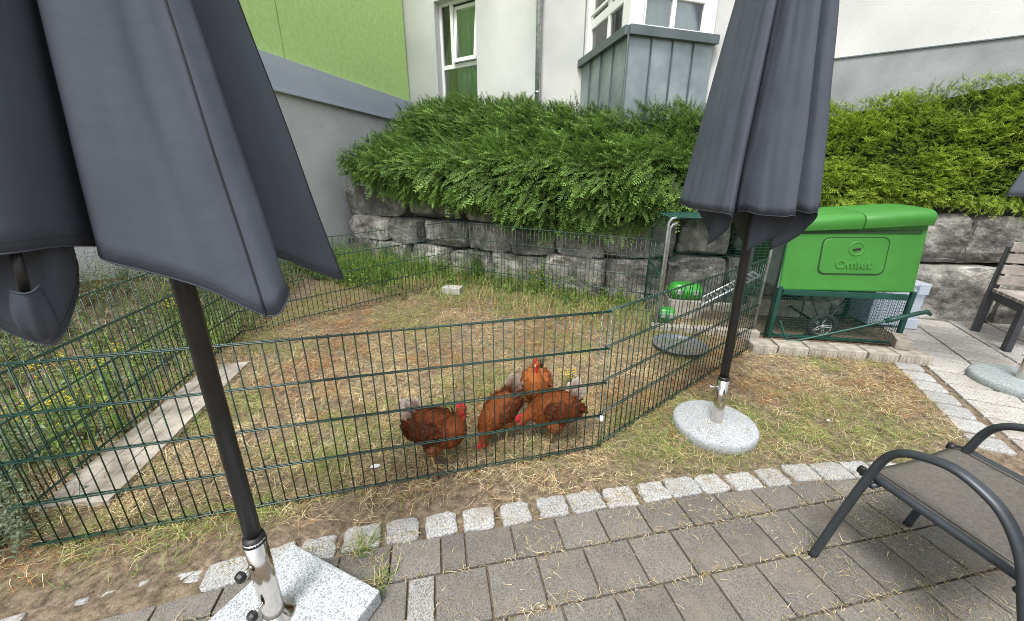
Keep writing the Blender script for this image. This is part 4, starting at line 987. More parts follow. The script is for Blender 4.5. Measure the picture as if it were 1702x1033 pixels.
# ------------------------------------------------------------------ bench
def make_bench():
    a, b = V(4.67, 3.55, 0), V(4.40, 3.08, 0)
    f = (b - a).normalized(); l = V(-f.y, f.x, 0); l = l if l.x > 0 else -l
    t = thing('garden_bench', 'slatted wooden bench with dark metal frame by the stone wall', 'bench', tuple(a))
    Z = V(0, 0, 1)
    for k in (0.0, 1.35):
        o = l * k
        m = MB(); m.box(b + o + V(0, 0, .22), (.07, .045, .44), (f, l, Z)); m.build('leg', M['bench_frame'], t, bevel=.004)
        m = MB(); m.tube([a + o, a + o + V(0, 0, .45), a + o + V(0, 0, .86) + f * .015], .042, 4); m.build('leg', M['bench_frame'], t)
        m = MB(); m.box((a + b) / 2 + o + V(0, 0, .395), ((a - b).length, .045, .06), (f, l, Z)); m.build('seat_rail', M['bench_frame'], t, bevel=.004)
    for i in range(5):
        m = MB(); m.box(a + f * (.09 + .105 * i) + l * .70 + V(0, 0, .448), (.09, 1.44, .035), (f, l, Z)); m.build('seat_slat', M['bench_wood'], t, bevel=.004)
    for i in range(4):
        z = .55 + .105 * i; m = MB(); m.box(a + f * .06 + l * .70 + V(0, 0, z), (.03, 1.44, .085), (f, l, Z)); m.build('back_slat', M['bench_wood'], t, bevel=.004)
make_bench()

# ------------------------------------------------------------------ armchair
def make_chair():
    t = thing('garden_chair', 'anthracite stacking armchair with brown mesh sling seat on the patio', 'chair', (1.5, 1.0, .012))
    w = V(.9636, .2674, 0); b = V(.25, -.968, 0)
    side = [V(1.22, 1.13, .012), V(1.258, 1.115, .25), V(1.285, 1.10, .42), V(1.300, 1.085, .52), V(1.308, 1.055, .575), V(1.322, 1.005, .605), V(1.34, .935, .622), V(1.357, .87, .605), V(1.372, .81, .565), V(1.385, .755, .48), V(1.395, .715, .36), V(1.415, .665, .18), V(1.43, .62, .012)]
    sm = [V(*p) for p in catmull(np.array([tuple(p) for p in side]), 7)]
    for k, part in ((0, 'arm_frame'), (.545, 'arm_frame')):
        sp = 0.0
        pts = []
        for p in sm:
            q = p.copy()
            if k:                                        # the far side frame
                q = p + w * k
            pts.append(q)
        m = MB(); m.tube(pts, .0215, 14, True, .62, up=tuple(b)); o = m.build(part, M['chair_metal'], t, True)
        for e in (0, -1):
            c = MB(); c.tube([pts[e] - V(0, 0, .001), pts[e] + (pts[1] - pts[0] if e == 0 else pts[-2] - pts[-1]).normalized() * .018], .0135, 12); c.build('foot_cap', M['plastic_black'], o, True)
    FL = V(1.325, 1.155, .428); FR = FL + w * .50
    def seatp(x, d): # x 0..1 across, d metres back
        zz = .428 - .06 * min(d, .42) - .018 * math.sin(math.pi * x) * (1 if d < .5 else .6)
        p = FL + w * (.50 * x) + b * min(d, .44); p.z = zz
        if d > .44: e = d - .44; p += b * (e * .28) + V(0, 0, e * .96)
        elif d < .03: p.z -= (.03 - d) * .5
        return p
    ds = list(np.linspace(0, .44, 16)) + list(np.linspace(.47, .98, 14)); nx = 12
    vs = [seatp(i / nx, d) for d in ds for i in range(nx + 1)]; fs = [(j * (nx + 1) + i, j * (nx + 1) + i + 1, (j + 1) * (nx + 1) + i + 1, (j + 1) * (nx + 1) + i) for j in range(len(ds) - 1) for i in range(nx)]
    m = MB(); m.add(vs, fs); o = m.build('sling_seat', M['sling'], t, True); so = o.modifiers.new('t', 'SOLIDIFY'); so.thickness = .003
    for x in (0, 1):
        m = MB(); m.tube([seatp(x, d) + V(0, 0, -.004 + .018 * 0) + w * (-.008 if x == 0 else .008) for d in ds], .0145, 10); m.build('side_rail', M['chair_metal'], t, True)
        m = MB(); m.tube([seatp(x, d) + w * (.022 if x == 0 else -.022) + V(0, 0, .0022) for d in ds], .0012, 4); m.build('stitching', M['thread'], o, True)
        m = MB(); p = seatp(x, 0); m.tube([p - b * .012, p + b * .01], .0165, 10); m.build('end_cap', M['plastic_black'], t, True)
    m = MB(); m.tube([seatp(0, .05) - V(0, 0, .03) - w * .03, seatp(1, .05) - V(0, 0, .03) + w * .03], .011, 8); m.build('cross_bar', M['chair_metal'], t, True)
    m = MB(); m.tube([seatp(0, .42) - V(0, 0, .03) - w * .03, seatp(1, .42) - V(0, 0, .03) + w * .03], .011, 8); m.build('cross_bar', M['chair_metal'], t, True)
make_chair()

# ------------------------------------------------------------------ plank
def make_plank():
    t = thing('wooden_plank', 'long weathered grey plank under the left fence', 'plank', (-2.2, 2.1, 0))
    a, b = V(-2.05, 1.36, .0), V(-2.33, 2.78, .0); d = (b - a).normalized(); n = V(d.y, -d.x, 0)
    pm = mat('weathered_plank', (.22, .195, .16), (.46, .42, .36), 7, .9, bump=.5, bscale=40)
    for k, (o0, o1) in enumerate(((-.125, -.030), (-.027, .070), (.073, .165))):
        mb = MB(); L = (b - a).length; nn = 14; vs = []
        for i in range(nn + 1):
            s = L * i / nn + (random.uniform(-.01, .01) if i in (0, nn) else 0); wob = .006 * noise.noise(V(s * 4, k, 0))
            for o in (o0, o1):
                for z in (.004, .034): vs.append(a + d * s + n * (o + wob) + V(0, 0, z + .004 * noise.noise(V(s * 3, o * 20, 2))))
        fs = []
        for i in range(nn):
            q = i * 4; fs += [(q + 1, q + 5, q + 7, q + 3), (q, q + 2, q + 6, q + 4), (q, q + 4, q + 5, q + 1), (q + 2, q + 3, q + 7, q + 6)]
        fs += [(0, 1, 3, 2), (nn * 4, nn * 4 + 2, nn * 4 + 3, nn * 4 + 1)]
        mb.add(vs, fs); mb.build('board', pm, t, bevel=.002)
make_plank()

# ------------------------------------------------------------------ hens
def ring_loft(mb_list, pts, tagc, seg=16):
    """pts rows: x, z, half-width, half-height in the hen's x-z plane"""
    P = catmull(np.array(pts, float), 5); n = len(P); vs = []; fs = []
    for i in range(n):
        a, b = P[max(i - 1, 0)], P[min(i + 1, n - 1)]; t = V(b[0] - a[0], 0, b[1] - a[1]).normalized(); up = V(-t.z, 0, t.x)
        for k in range(seg):
            an = 2 * math.pi * k / seg; vs.append(V(P[i][0], 0, P[i][1]) + V(0, 1, 0) * (P[i][2] * math.cos(an)) + up * (P[i][3] * math.sin(an)))
    fs = [(i * seg + k, i * seg + (k + 1) % seg, (i + 1) * seg + (k + 1) % seg, (i + 1) * seg + k) for i in range(n - 1) for k in range(seg)]
    fs += [tuple(range(seg - 1, -1, -1)), tuple((n - 1) * seg + k for k in range(seg))]
    mb_list.append((vs, fs, tagc))
def ellips(mb_list, c, r, tagc, rot=None, seg=16):
    bm = bmesh.new(); bmesh.ops.create_uvsphere(bm, u_segments=seg, v_segments=10, radius=1)
    vs = []
    for v in bm.verts:
        p = V(v.co.x * r[0], v.co.y * r[1], v.co.z * r[2])
        if rot: p = rot @ p
        vs.append(p + V(*c))
    fs = [tuple(v.index for v in f.verts) for f in bm.faces]; bm.free(); mb_list.append((vs, fs, tagc))
def tube_part(mb_list, pts, r, tagc, seg=8):
    mb = MB(); mb.tube(pts, r, seg); mb_list.append(([Vector(v) for v in mb.v], mb.f, tagc))
HC = {'body': (.205, .056, .014), 'neck': (.215, .062, .016), 'chest': (.18, .058, .022), 'wing': (.12, .031, .009), 'thigh': (.30, .115, .042), 'tail': (.62, .50, .38), 'leg': (.50, .36, .17), 'comb': (.46, .028, .035), 'beak': (.42, .30, .15), 'eye': (.25, .06, .01)}
def hen(label, loc, yaw, spine, pitch=0, hipz=.135, tint=(1, 1, 1), tail_up=.9, neck_white=.5, scale=1.0, tail_white=1.0, seed=0, sx=1.0, sy=1.0):
    rd = random.Random(seed); t = thing('hen', label, 'hen', loc, 'brown laying hens', local=True); t.rotation_euler = (0, 0, yaw); t.scale = (scale * sx, scale * sy, scale)
    parts = []
    ring_loft(parts, spine, 'body', 18)
    H0 = V(spine[-3][0], 0, spine[-3][1]); H1 = V(spine[-1][0], 0, spine[-1][1]); hd = (H1 - H0).normalized(); hup = V(-hd.z, 0, hd.x)
    if hup.z < -.2: hup = -hup
    prev = V(spine[-5][0], 0, spine[-5][1])
    back = (prev - H0).normalized()
    crown = (hup - back * .0)
    if crown.dot(-back) < 0: crown = crown - back * crown.dot(-back) * 0
    # beak
    tube_part(parts, [H1 - hd * .012, H1 + hd * .008, H1 + hd * .022 - hup * .006], [.0085, .0065, .002], 'beak')
    # comb: serrated blade along the crown
    n = 6
    for i in range(n):
        f = i / (n - 1); c = H0 + hd * (.036 - .058 * f) + hup * (.020 + .005 * math.sin(f * 3.1)); hgt = (.016 + .014 * math.sin(math.pi * min(1, f + .15)))
        tube_part(parts, [c, c + hup * hgt * .6 - hd * .002, c + hup * hgt - hd * .006], [.0075, .006, .003], 'comb', 6)
    for s in (-1, 1):
        ellips(parts, H0 + hd * .020 - hup * .030 + V(0, s * .010, 0), (.010, .005, .018), 'comb', None, 10)
        ellips(parts, H0 + hd * .012 + V(0, s * .017, 0), (.017, .007, .015), 'comb', None, 10)
        ellips(parts, H0 + hd * .012 + hup * .004 + V(0, s * .0235, 0), (.0042, .003, .0042), 'eye', None, 8)
    # wings, thighs
    cm = math.cos(pitch); sm_ = math.sin(pitch)
    def bp(x, y, z):   # body frame pitched about the hip
        return V(x * cm + (z - .22) * sm_, y, .22 + (z - .22) * cm - x * sm_)
    rot = Matrix.Rotation(pitch, 3, 'Y')
    for s in (-1, 1):
        ellips(parts, bp(-.035, s * .078, .238), (.115, .024, .062), 'wing', rot @ Matrix.Rotation(R(-8), 3, 'Y'))
        ellips(parts, bp(-.135, s * .058, .262), (.06, .016, .03), 'wing', rot @ Matrix.Rotation(R(-14), 3, 'Y'))
        ellips(parts, bp(-.01, s * .052, .160), (.062, .042, .062), 'thigh', None)
    ellips(parts, bp(-.12, 0, .20), (.06, .06, .06), 'thigh')
    # legs and toes
    for s in (-1, 1):
        st = .018 * s; hip = bp(-.005, s * .045, .135); kn = V(hip.x - .012 + st, hip.y, .085); ft = V(hip.x + .004 + st, hip.y, .008)
        tube_part(parts, [hip, kn, ft], [.014, .0075, .0065], 'leg', 8)
        for a in (-32, 0, 32):
            e = V(math.cos(R(a)), math.sin(R(a)), 0); tube_part(parts, [ft, ft + e * .028 + V(0, 0, .004), ft + e * .056 - V(0, 0, .003)], [.0062, .0052, .003], 'leg', 6)
        tube_part(parts, [ft, ft + V(-.026, 0, -.002)], [.0055, .003], 'leg', 6)
    # join, remesh into one skin
    mb = MB(); tags = []
    for vs, fs, tg in parts: mb.add(vs, fs); tags += [tg] * len(vs)
    me = bpy.data.meshes.new('tmp'); me.from_pydata(mb.v, [], mb.f); tmp = bpy.data.objects.new('tmp', me); COL.objects.link(tmp)
    rm = tmp.modifiers.new('r', 'REMESH'); rm.mode = 'VOXEL'; rm.voxel_size = .0042
    sm2 = tmp.modifiers.new('s', 'SMOOTH'); sm2.iterations = 2; sm2.factor = .5
    dg = bpy.context.evaluated_depsgraph_get(); dg.update(); res = bpy.data.meshes.new_from_object(tmp.evaluated_get(dg)); bpy.data.objects.remove(tmp)
    res.name = 'body'
    kd = kdtree.KDTree(len(mb.v))
    for i, v in enumerate(mb.v): kd.insert(v, i)
    kd.balance()
    cols = []; vt = []
    for v in res.vertices:
        _, i, _ = kd.find(v.co); tg = tags[i]; c = V(*HC[tg]); k = 1 + .25 * noise.noise(v.co * 40) + .2 * noise.noise(v.co * 12)
        if tg in ('body', 'wing', 'thigh'): c = V(c.x * tint[0], c.y * tint[1], c.z * tint[2])
        cols.append(c * k); vt.append(tg)
    ca = res.color_attributes.new('Col', 'FLOAT_COLOR', 'POINT'); ca.data.foreach_set('color', np.array([(*c, 1) for c in cols], np.float32).ravel())
    mesh_obj('body', res, M['hen'], t, True)
    # plumage: overlapping feathers lying along the body
    V_, F_, C_ = [], [], []
    def feather(p, dr, nr, L, W, c, ct):
        sd_ = dr.cross(nr).normalized(); o = len(V_)
        V_.extend([p - sd_ * (W * .25), p + sd_ * (W * .25), p + dr * (L * .55) + sd_ * (W * .5) + nr * (L * .07), p + dr * (L * .55) - sd_ * (W * .5) + nr * (L * .07), p + dr * (L * .93) + sd_ * (W * .28) + nr * (L * .05), p + dr * (L * .93) - sd_ * (W * .28) + nr * (L * .05)])
        F_.extend([(o, o + 1, o + 2, o + 3), (o + 3, o + 2, o + 4, o + 5)]); C_.extend([c * .8, c * .8, c, c, ct, ct])
    sp = [V(r[0], 0, r[1]) for r in spine]
    def flow(p):  # direction from head to tail along the spine
        k = min(range(len(sp)), key=lambda i: (sp[i].x - p.x) ** 2 + (sp[i].z - p.z) ** 2); a, b = sp[max(k - 1, 0)], sp[min(k + 1, len(sp) - 1)]
        return (a - b).normalized(), k / (len(sp) - 1)
    nv = len(res.vertices)
    for _ in range(2600):
        i = rd.randrange(nv); tg = vt[i]
        if tg not in ('body', 'wing', 'thigh'): continue
        v = res.vertices[i]; fl, s = flow(v.co); nr = v.normal.copy()
        dr = (fl + V(0, 0, -.25) + V(rd.gauss(0, .12), rd.gauss(0, .12), rd.gauss(0, .12))); dr = (dr - nr * dr.dot(nr)).normalized()
        if s > .86: continue
        neck = s > .58
        L = rd.uniform(.018, .028) if neck else rd.uniform(.028, .045); W = .009 if neck else rd.uniform(.014, .02)
        if tg == 'wing': L *= 1.5; W *= 1.2
        base = V(*HC['neck' if neck and tg == 'body' else tg]); base = V(base.x * tint[0], base.y * tint[1], base.z * tint[2]) * rd.uniform(.7, 1.25)
        tip = base * 1.35 + V(.02, .01, .004)
        if neck and rd.random() < neck_white and .58 < s < .78: tip = V(.55, .40, .30)
        if tg == 'thigh' and rd.random() < .12: tip = V(.55, .38, .25)
        if tg == 'body' and s < .12: tip = V(.5, .3, .18)
        feather(v.co - nr * .002, dr, nr, L, W, base, tip)
    # tail fan: upright, whitish at the ends
    tb = bp(spine[1][0] * .0 - .145, 0, .275)
    for k in range(22):
        f = (k / 21) * 2 - 1; an = tail_up + rd.uniform(-.14, .14) + (-.25 if k % 2 else .05); d0 = V(-math.cos(an), f * .42, math.sin(an)); d0 = (rot @ d0).normalized()
        L = rd.uniform(.125, .165) * (1 - .25 * abs(f)); nrm_ = V(0, 1, 0) if f > 0 else V(0, -1, 0); base = V(.24, .07, .025) * rd.uniform(.8, 1.3); tip = V(.96, .93, .86).lerp(V(.30, .11, .05), 1 - tail_white * rd.uniform(.6, 1))
        p = tb + V(rd.uniform(-.02, .03), f * .022, rd.uniform(-.02, .015)); mid = p + d0 * (L * .45)
        feather(p, d0, nrm_, L * .6, .034, base, base.lerp(tip, .5)); feather(mid - d0 * .01, d0, nrm_, L * .62, .036, base.lerp(tip, .45), tip)
    q = [tuple(v) for v in V_]
    o = np_mesh('plumage', np.array(q), np.array(F_), np.array([tuple(c) for c in C_]), M['feather'], t); tag(o, kind='stuff')
    return t
def rows(*r): return list(r)
ST = rows((-.185, .285, .008, .008), (-.165, .282, .030, .036), (-.12, .260, .066, .070), (-.05, .232, .088, .090), (.03, .222, .092, .094), (.09, .228, .080, .088), (.128, .258, .058, .066), (.143, .298, .038, .042), (.150, .335, .028, .031), (.160, .362, .0245, .027), (.178, .370, .020, .022), (.194, .366, .010, .012))
UP = rows((-.165, .245, .008, .008), (-.145, .245, .030, .036), (-.10, .235, .066, .070), (-.04, .225, .090, .092), (.03, .235, .094, .096), (.075, .265, .080, .082), (.095, .305, .056, .060), (.100, .345, .038, .042), (.104, .385, .028, .030), (.113, .410, .0245, .026), (.130, .417, .020, .021), (.146, .412, .010, .012))
PK = rows((-.155, .325, .008, .008), (-.138, .318, .030, .036), (-.10, .292, .066, .070), (-.045, .256, .092, .090), (.03, .222, .096, .092), (.09, .190, .078, .084), (.125, .155, .056, .060), (.140, .115, .038, .040), (.146, .080, .030, .031), (.150, .055, .026, .026), (.152, .040, .019, .020), (.154, .026, .010, .011))
LO = rows((-.185, .275, .008, .008), (-.165, .275, .030, .036), (-.12, .258, .066, .070), (-.05, .232, .088, .090), (.03, .220, .092, .092), (.09, .210, .078, .084), (.130, .202, .054, .058), (.160, .190, .036, .038), (.185, .172, .028, .029), (.203, .156, .025, .025), (.214, .146, .019, .019), (.224, .138, .010, .011))
hen('brown hen at the left standing upright in profile with white tail', (-.385, 1.675, 0), R(-14), ST, 0, tint=(.8, .75, .75), neck_white=.45, seed=1, tail_up=1.0, scale=.96, sx=.86)
hen('brown hen pecking the ground with raised rump, second from the left', (-.075, 1.87, 0), R(-135), PK, R(26), tint=(1.0, 1.0, 1.0), neck_white=.6, seed=2, tail_up=.6, scale=.83, tail_white=.8)
hen('brown hen at the right in profile with lowered head and white tipped upright tail', (.225, 1.865, 0), R(186), LO, 0, tint=(.9, .85, .8), neck_white=.15, seed=3, tail_up=1.3, scale=.96, sx=.86)
hen('orange brown hen at the back facing the viewer with head held high', (.15, 2.10, 0), R(-97), UP, R(-8), tint=(1.75, 1.95, 1.9), neck_white=.0, seed=4, tail_up=1.0, scale=1.04, sx=.8, sy=.85)

# ------------------------------------------------------------------ straw, grass, weeds
def strands(name, pts, length, width, lift, cols, m, label, seed, curl=.5, kind='stuff', cat='grass', segs=3, upright=0.0, zf=None):
    r = np.random.default_rng(seed); n = len(pts); pts = np.asarray(pts, float)
    az = r.uniform(0, 2 * np.pi, n); L = r.uniform(*length, n); W = r.uniform(*width, n)
    D = np.c_[np.cos(az), np.sin(az), np.zeros(n)]; Sd = np.c_[-np.sin(az), np.cos(az), np.zeros(n)]
    el = np.clip(r.normal(upright, .25, n), 0, 1.5); bend = r.normal(0, curl, n); h0 = r.uniform(*lift, n)
    vs = []; p = pts.copy(); p[:, 2] += h0 * 0 + r.uniform(0, lift[1], n) * (upright < .3)
    ang = el.copy()
    for k in range(segs + 1):
        f = k / segs; w = W * (1 - .75 * f) * .5
        vs.append(np.stack([p - Sd * w[:, None], p + Sd * w[:, None]], 1))
        d = D * np.cos(ang)[:, None]; d[:, 2] += np.sin(ang); p = p + d * (L / segs)[:, None] + Sd * (bend * L / segs * f)[:, None]
        ang = ang - el * .55 * (1 if upright > .3 else .9) / segs * 1.2 - (.25 / segs if upright < .3 else 0)
        if upright < .3: p[:, 2] = np.maximum(p[:, 2], pts[:, 2] + .002)
    A = np.concatenate(vs, 1)                              # n, 2*(segs+1), 3
    q = np.array([(2 * k, 2 * k + 1, 2 * k + 3, 2 * k + 2) for k in range(segs)])
    F = (q[None] + (np.arange(n) * 2 * (segs + 1))[:, None, None]).reshape(-1, 4)
    C = np.repeat(np.asarray(cols)[:, None], 2 * (segs + 1), 1).reshape(-1, 3)
    o = np_mesh(name, A.reshape(-1, 3), F, C, m); return tag(o, label, cat, kind=kind)
def in_lawn(x, y):
    if is_paved(x, y): return False
    if y > wall_y(x) - .03: return False
    if x > 2.1 and y > 3.0 and x < 3.7: return False
    return True
PAL = {'straw': (.56, .43, .225), 'pale': (.80, .68, .43), 'brown': (.24, .125, .05), 'rust': (.42, .18, .065), 'grey': (.31, .23, .14), 'olive': (.27, .26, .085), 'green': (.13, .23, .04), 'lime': (.28, .38, .09)}
PALV = {k: np.array(v) for k, v in PAL.items()}
def lawn_patch(x, y): return noise.noise(V(x * 1.3, y * 1.3, 7)) + .6 * noise.noise(V(x * 3.7, y * 3.7, 2)) + .18 * sstep(x, 1.0, 1.6) + .22 * sstep(y, 3.4, 4.6) * (1 - sstep(x, .2, 1.0)) + .12 * sstep(-x, 1.4, 2.4)
def lawn_color(x, y, r):
    g = lawn_patch(x, y); far = sstep(y, 2.3, 3.6) * (1 - sstep(x, 1.0, 1.6)); k = noise.noise(V(x * 1.5 + 4, y * 1.5, 1)) + .6 * noise.noise(V(x * 5, y * 5, 9))
    pg = .10 + .75 * sstep(g, .0, .5)
    if r.random() < pg * .8:
        u = r.random(); return PALV['green'] if u < .3 else (PALV['olive'] if u < .65 else PALV['lime'])
    pb = .12 + .50 * sstep(k, -.1, .5) + .26 * far
    if r.random() < pb: return PALV['rust'] if r.random() < .6 else PALV['brown']
    u = r.random()
    return PALV['straw'] if u < .45 else (PALV['pale'] if u < .80 else PALV['grey'])
def make_lawn():
    r = np.random.default_rng(21); pts, cols, g_pts, g_cols = [], [], [], []
    n = 0
    while n < 115000:
        x, y = r.uniform(-2.7, 3.3), r.uniform(.85, 5.4)
        if not in_lawn(x, y): continue
        if r.random() > 1.05 / (.55 + .22 * y): continue
        cl = noise.noise(V(x * 7, y * 7, 11)) + .7 * noise.noise(V(x * 16, y * 16, 12))
        if r.random() > .55 + .9 * cl: continue
        bare = noise.noise(V(x * 1.7 + 3, y * 1.7, 5)) + .4 * noise.noise(V(x * 5, y * 5, 3))
        edge = 1 - sstep(y - sett_y(x), .06, .32)                 # trodden soil beside the setts
        leftbare = sstep(-x, .5, 1.1) * (1 - sstep(y - sett_y(x), .1, .32))
        if r.random() < max(.0, .5 * (bare + .02)) + .72 * edge * (1 if x < 1.0 else .5) + .5 * leftbare: continue
        pts.append((x, y, gz(x, y) + .003)); c = lawn_color(x, y, r) * r.uniform(.55, 1.25) * (1 + .35 * cl); cols.append(c); n += 1
    strands('dry_grass', pts, (.02, .095), (.0011, .0028), (0, .03), cols, M['straw'], 'dry straw coloured mown grass lying over the lawn', 5, .6)
    # upright green and olive blades
    n = 0; pts, cols = [], []
    while n < 15000:
        x, y = r.uniform(-2.6, 3.3), r.uniform(.95, 5.4)
        if not in_lawn(x, y): continue
        g = lawn_patch(x, y)
        d = math.hypot(x - 1.235, y - 1.965); g += .8 * (1 - sstep(d, .26, .40)) if y < 1.95 else 0
        if g + r.normal(0, .18) < .18 + .35 * (1 - sstep(y - sett_y(x), .08, .3)): continue
        pts.append((x, y, gz(x, y))); c = PALV['green'] * .5 + PALV['lime' if r.random() < .5 else 'olive'] * .5; c = c if r.random() < .75 else PALV['straw']; cols.append(c * r.uniform(.7, 1.2)); n += 1
    strands('lawn_grass', pts, (.03, .075), (.002, .004), (0, .01), cols, M['weed'], 'short green and yellowing grass blades in patches on the lawn', 6, .3, upright=.8)
    # clippings blown onto the paving
    n = 0; pts, cols = [], []
    while n < 4200:
        x, y = r.uniform(-1.3, 2.6), r.uniform(.75, 1.6)
        if not y < sett_y(x) + .05: continue
        c = noise.noise(V(x * 4, y * 4, 4)) + .35 * sstep(x, .2, 1.2) - .25
        u = (V(x, y, 0) - V(.12, 1.135, 0)).dot(V(-.193, .981, 0)); joint = abs((u + .1) % .2 - .1) < .012
        if r.random() > max(0.015, .5 * c + .1) + (.5 if joint else 0): continue
        pts.append((x, y, .013)); cols.append((PALV['pale'] if r.random() < .35 else PALV['straw'] if r.random() < .6 else PALV['olive']) * r.uniform(.5, .95)); n += 1
    strands('grass_clippings', pts, (.010, .045), (.0014, .003), (0, .006), cols, M['straw'], 'loose dry grass clippings scattered over the brown pavers', 8, .9)
    pts, cols = [], []
    for _ in range(90):
        a = r.uniform(0, 6.28); q = .2 * math.sqrt(r.random()); pts.append((1.235 + q * math.cos(a), 1.965 + q * math.sin(a), .075)); cols.append(PALV['straw'] * r.uniform(.7, 1.1))
    strands('grass_clippings', pts, (.02, .06), (.0014, .0026), (0, .004), cols, M['straw'], 'dry clippings lying on the round umbrella base', 9, .9)
make_lawn()

def leafy(name, pts, hmin, hmax, seed, palette, m, label, nleaf=14, leaf=.05, cat='weeds', flowers=0, fcol=(.75, .55, .02)):
    """stuff: many stems each with leaves; optional yellow flower heads"""
    r = np.random.default_rng(seed); Vv, F, C = [], [], []
    for (x, y) in pts:
        h = r.uniform(hmin, hmax); z0 = gz(x, y); az = r.uniform(0, 6.28); lean = r.uniform(0, .35); base = V(x, y, z0); dirn = V(math.cos(az) * lean, math.sin(az) * lean, 1)
        col = np.array(palette[r.integers(0, len(palette))]) * r.uniform(.75, 1.25)
        top = base + dirn * h; w = .0022; o = len(Vv); Vv += [base + V(w, 0, 0), base - V(w, 0, 0), top - V(w * .5, 0, 0), top + V(w * .5, 0, 0)]; F.append((o, o + 1, o + 2, o + 3)); C += [col * .8] * 4
        for k in range(nleaf):
            f = .12 + .88 * (k + r.random()) / nleaf; p = base + dirn * (h * f); a = r.uniform(0, 6.28); L = leaf * r.uniform(.6, 1.3) * (1.15 - .6 * f); d = V(math.cos(a), math.sin(a), r.uniform(-.25, .7)).normalized(); s = V(-math.sin(a), math.cos(a), 0); W = L * r.uniform(.22, .36)
            o = len(Vv); Vv += [p, p + d * (L * .5) + s * (W / 2), p + d * L - V(0, 0, L * .15), p + d * (L * .5) - s * (W / 2)]; F.append((o, o + 1, o + 2, o + 3)); c = col * r.uniform(.75, 1.3); C += [c] * 4
        if flowers and r.random() < flowers:
            for _ in range(r.integers(4, 10)):
                p = top + V(r.normal(0, .025), r.normal(0, .025), r.normal(0, .018))
                for q in range(3):
                    a = q * 1.05 + r.uniform(0, 1); s1 = V(math.cos(a), math.sin(a), r.uniform(-.3, .3)) * .008; s2 = V(-math.sin(a), math.cos(a), r.uniform(-.3, .3)) * .0045
                    o = len(Vv); Vv += [p + s1, p + s2, p - s1, p - s2]; F.append((o, o + 1, o + 2, o + 3)); C += [np.array(fcol) * r.uniform(.8, 1.15)] * 4
    return np_mesh(name, np.array([tuple(v) for v in Vv]), np.array(F), np.array(C), m)
GREENS = [(.10, .20, .035), (.15, .27, .05), (.22, .33, .07), (.13, .20, .06)]
GREYG = [(.19, .24, .15), (.24, .28, .19), (.15, .21, .11)]
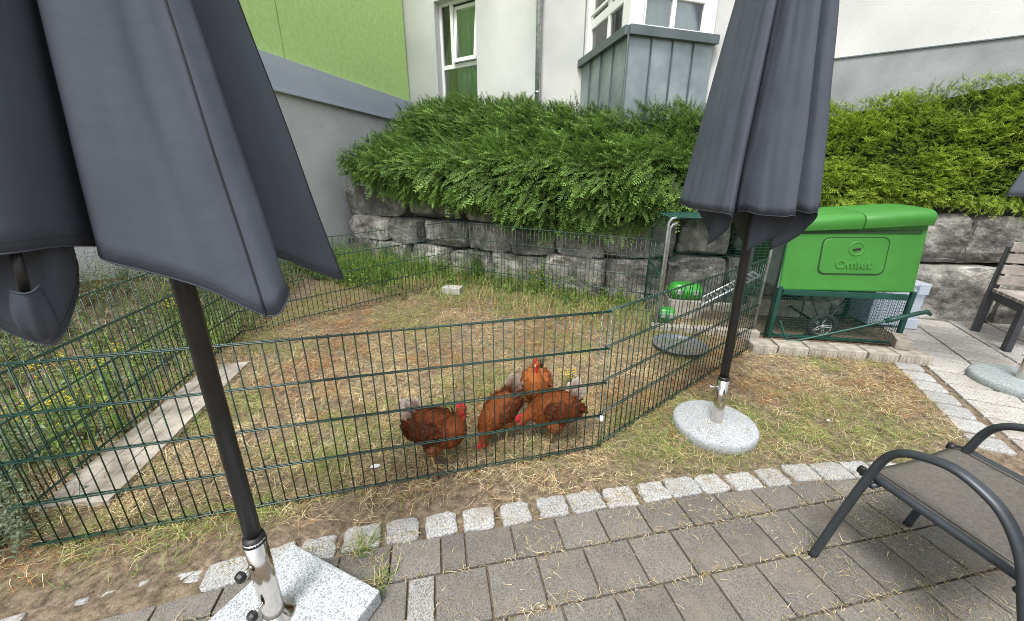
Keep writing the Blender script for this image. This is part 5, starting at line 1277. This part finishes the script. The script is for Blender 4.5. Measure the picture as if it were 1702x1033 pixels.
def make_weeds():
    r = np.random.default_rng(31)
    # tall grass and herbs of the overgrown strip at the left
    pts = []
    while len(pts) < 1150:
        x, y = r.uniform(-4.6, -2.28), r.uniform(1.0, 5.6)
        if x > -2.18 - .2 * (y - 1.1) / 1.0 * .9: continue
        pts.append((x, y))
    tag(leafy('meadow_herbs', pts, .12, .42, 1, GREENS + GREYG, M['weed'], '', 16, .06, flowers=.07), 'overgrown herbs and yellow flowers on the slope behind the left fence', 'weeds', kind='stuff')
    pts = [(r.uniform(-4.8, -2.35), r.uniform(1.0, 6.4)) for _ in range(7000)]; pts = [(x, y, gz(x, y)) for x, y in pts if x < -2.2 - .2 * (y - 1.1) * .8 and y < 6.9 + .0]
    cols = [(PALV['green'] if r.random() < .4 else PALV['lime'] if r.random() < .5 else PALV['straw']) * r.uniform(.7, 1.2) for _ in pts]
    strands('meadow_grass', pts, (.10, .38), (.003, .006), (0, .01), cols, M['weed'], 'long grass on the slope behind the left fence', 12, .3, upright=1.15, segs=4)
    # weedy rear corner and wall foot
    pts = []
    while len(pts) < 850:
        x, y = r.uniform(-3.2, 1.4), r.uniform(3.6, 6.6); wd = wall_y(x) - y
        if wd < .06 or wd > 1.5: continue
        k = (1 - sstep(wd, .1, .75)) * (1 if x < -.9 else .5) + sstep(-x, 1.1, 2.2) * .8
        if r.random() > k: continue
        pts.append((x, y))
    tag(leafy('wall_foot_weeds', pts, .12, .44, 2, GREENS[:3], M['weed'], '', 16, .06, flowers=.06), 'green weeds crowding the rear corner and the foot of the stone wall', 'weeds', kind='stuff')
    pts = []
    while len(pts) < 8000:
        x, y = r.uniform(-3.2, 1.6), r.uniform(3.4, 6.6); wd = wall_y(x) - y
        if wd < .04 or wd > 1.7 or r.random() > (1 - sstep(wd, .3, 1.5)) * (1 if x < -.6 else .75): continue
        pts.append((x, y, gz(x, y)))
    cols = [(PALV['green'] if r.random() < .5 else PALV['lime'] if r.random() < .6 else PALV['straw']) * r.uniform(.7, 1.2) for _ in pts]
    strands('wall_foot_grass', pts, (.08, .24), (.003, .006), (0, .01), cols, M['weed'], 'taller green grass along the foot of the stone wall', 13, .3, upright=1.1, segs=4)
    # single plants that stand out
    def plant(name, loc, n, hmin, hmax, seed, pal, leaf, fl, label, cat, group=None, spread=.07, nleaf=14, fcol=(.75, .55, .02)):
        q = np.random.default_rng(seed); P = [(loc[0] + q.normal(0, spread), loc[1] + q.normal(0, spread)) for _ in range(n)]
        return tag(leafy(name, P, hmin, hmax, seed, pal, M['weed'], '', nleaf, leaf, flowers=fl, fcol=fcol), label, cat, group)
    plant('ragwort', (-2.50, 1.75), 12, .22, .36, 41, GREENS, .05, .9, 'yellow flowering weed clump low behind the left fence near the patio', 'plant')
    plant('ragwort', (-2.72, 2.15), 14, .3, .46, 42, GREENS, .05, .9, 'taller yellow flowering weed clump behind the left fence, further back', 'plant')
    plant('ragwort', (-3.05, 3.3), 14, .25, .4, 47, GREENS, .05, .9, 'yellow flowering weed clump far back on the slope under the umbrella hem', 'plant')
    plant('lavender', (-2.16, 1.20), 60, .2, .36, 43, GREYG, .035, 0, 'grey green bushy herb at the lower left corner by the fence', 'plant', spread=.10, nleaf=22)
    plant('lavender', (-2.62, 1.45), 70, .3, .48, 44, GREYG, .035, .3, 'grey green flowering herb bush behind the left fence', 'plant', spread=.14, nleaf=20, fcol=(.30, .27, .28))
    plant('ragwort', (.42, 2.45), 5, .10, .18, 45, GREENS, .03, 1, 'small yellow flower by the fence right of the hens', 'plant', spread=.02)
    plant('ragwort', (.30, 4.75), 8, .2, .3, 46, GREENS, .05, .9, 'yellow flowering weed at the foot of the stone wall behind the rear fence', 'plant', spread=.06)
    plant('fern', (.42, 4.95), 14, .25, .5, 48, GREENS[1:3], .07, 0, 'bright green leafy weed growing up the joint of the stone wall', 'plant', spread=.05)
    plant('fern', (-.55, 5.38), 16, .25, .45, 49, GREENS[:2], .07, 0, 'dark green leafy weed at the stone wall behind the fence corner', 'plant', spread=.06)
    plant('mullein', (-2.32, 5.3), 16, .4, .75, 50, GREENS[1:3], .08, 0, 'tall bright green weed in the rear left corner', 'plant', spread=.12)
    for k, (x, y, n_) in enumerate(((-.62, 1.16, 90), (-.50, 1.03, 50))):
        q = np.random.default_rng(60 + k); P = [(x + q.normal(0, .03), y + q.normal(0, .022), .012) for _ in range(n_)]; cols = [(PALV['green'] if q.random() < .5 else PALV['lime'] if q.random() < .5 else PALV['straw']) * q.uniform(.8, 1.2) for _ in P]
        o = strands('grass_tuft', P, (.04, .10), (.002, .0035), (0, .01), cols, M['weed'], ('green grass tuft growing from the joint beside the granite setts', 'small grass tuft in the paver joint beside the square umbrella base')[k], 70 + k, .4, upright=.7)
        del o['kind']; o['category'] = 'grass tuft'
make_weeds()
def scraps():
    for k, (x, y, s, lb) in enumerate(((-.72, 1.62, .03, 'white feather scrap on the straw left of the hens'), (1.98, 2.02, .012, 'white pebble on the lawn right of the round base'))):
        t = thing('scrap', lb, 'scrap', (x, y, .02)); m = MB(); pts = [V(x + s * math.cos(a) * random.uniform(.6, 1.1), y + .5 * s * math.sin(a), .022 + random.uniform(0, .006)) for a in np.linspace(0, 6.28, 9)[:-1]]; m.prism(pts, (0, 0, .006)); m.build('flake', M['white_plastic'], t, bevel=.002)
scraps()
for o in bpy.data.objects:
    if '_o' in o: del o['_o']
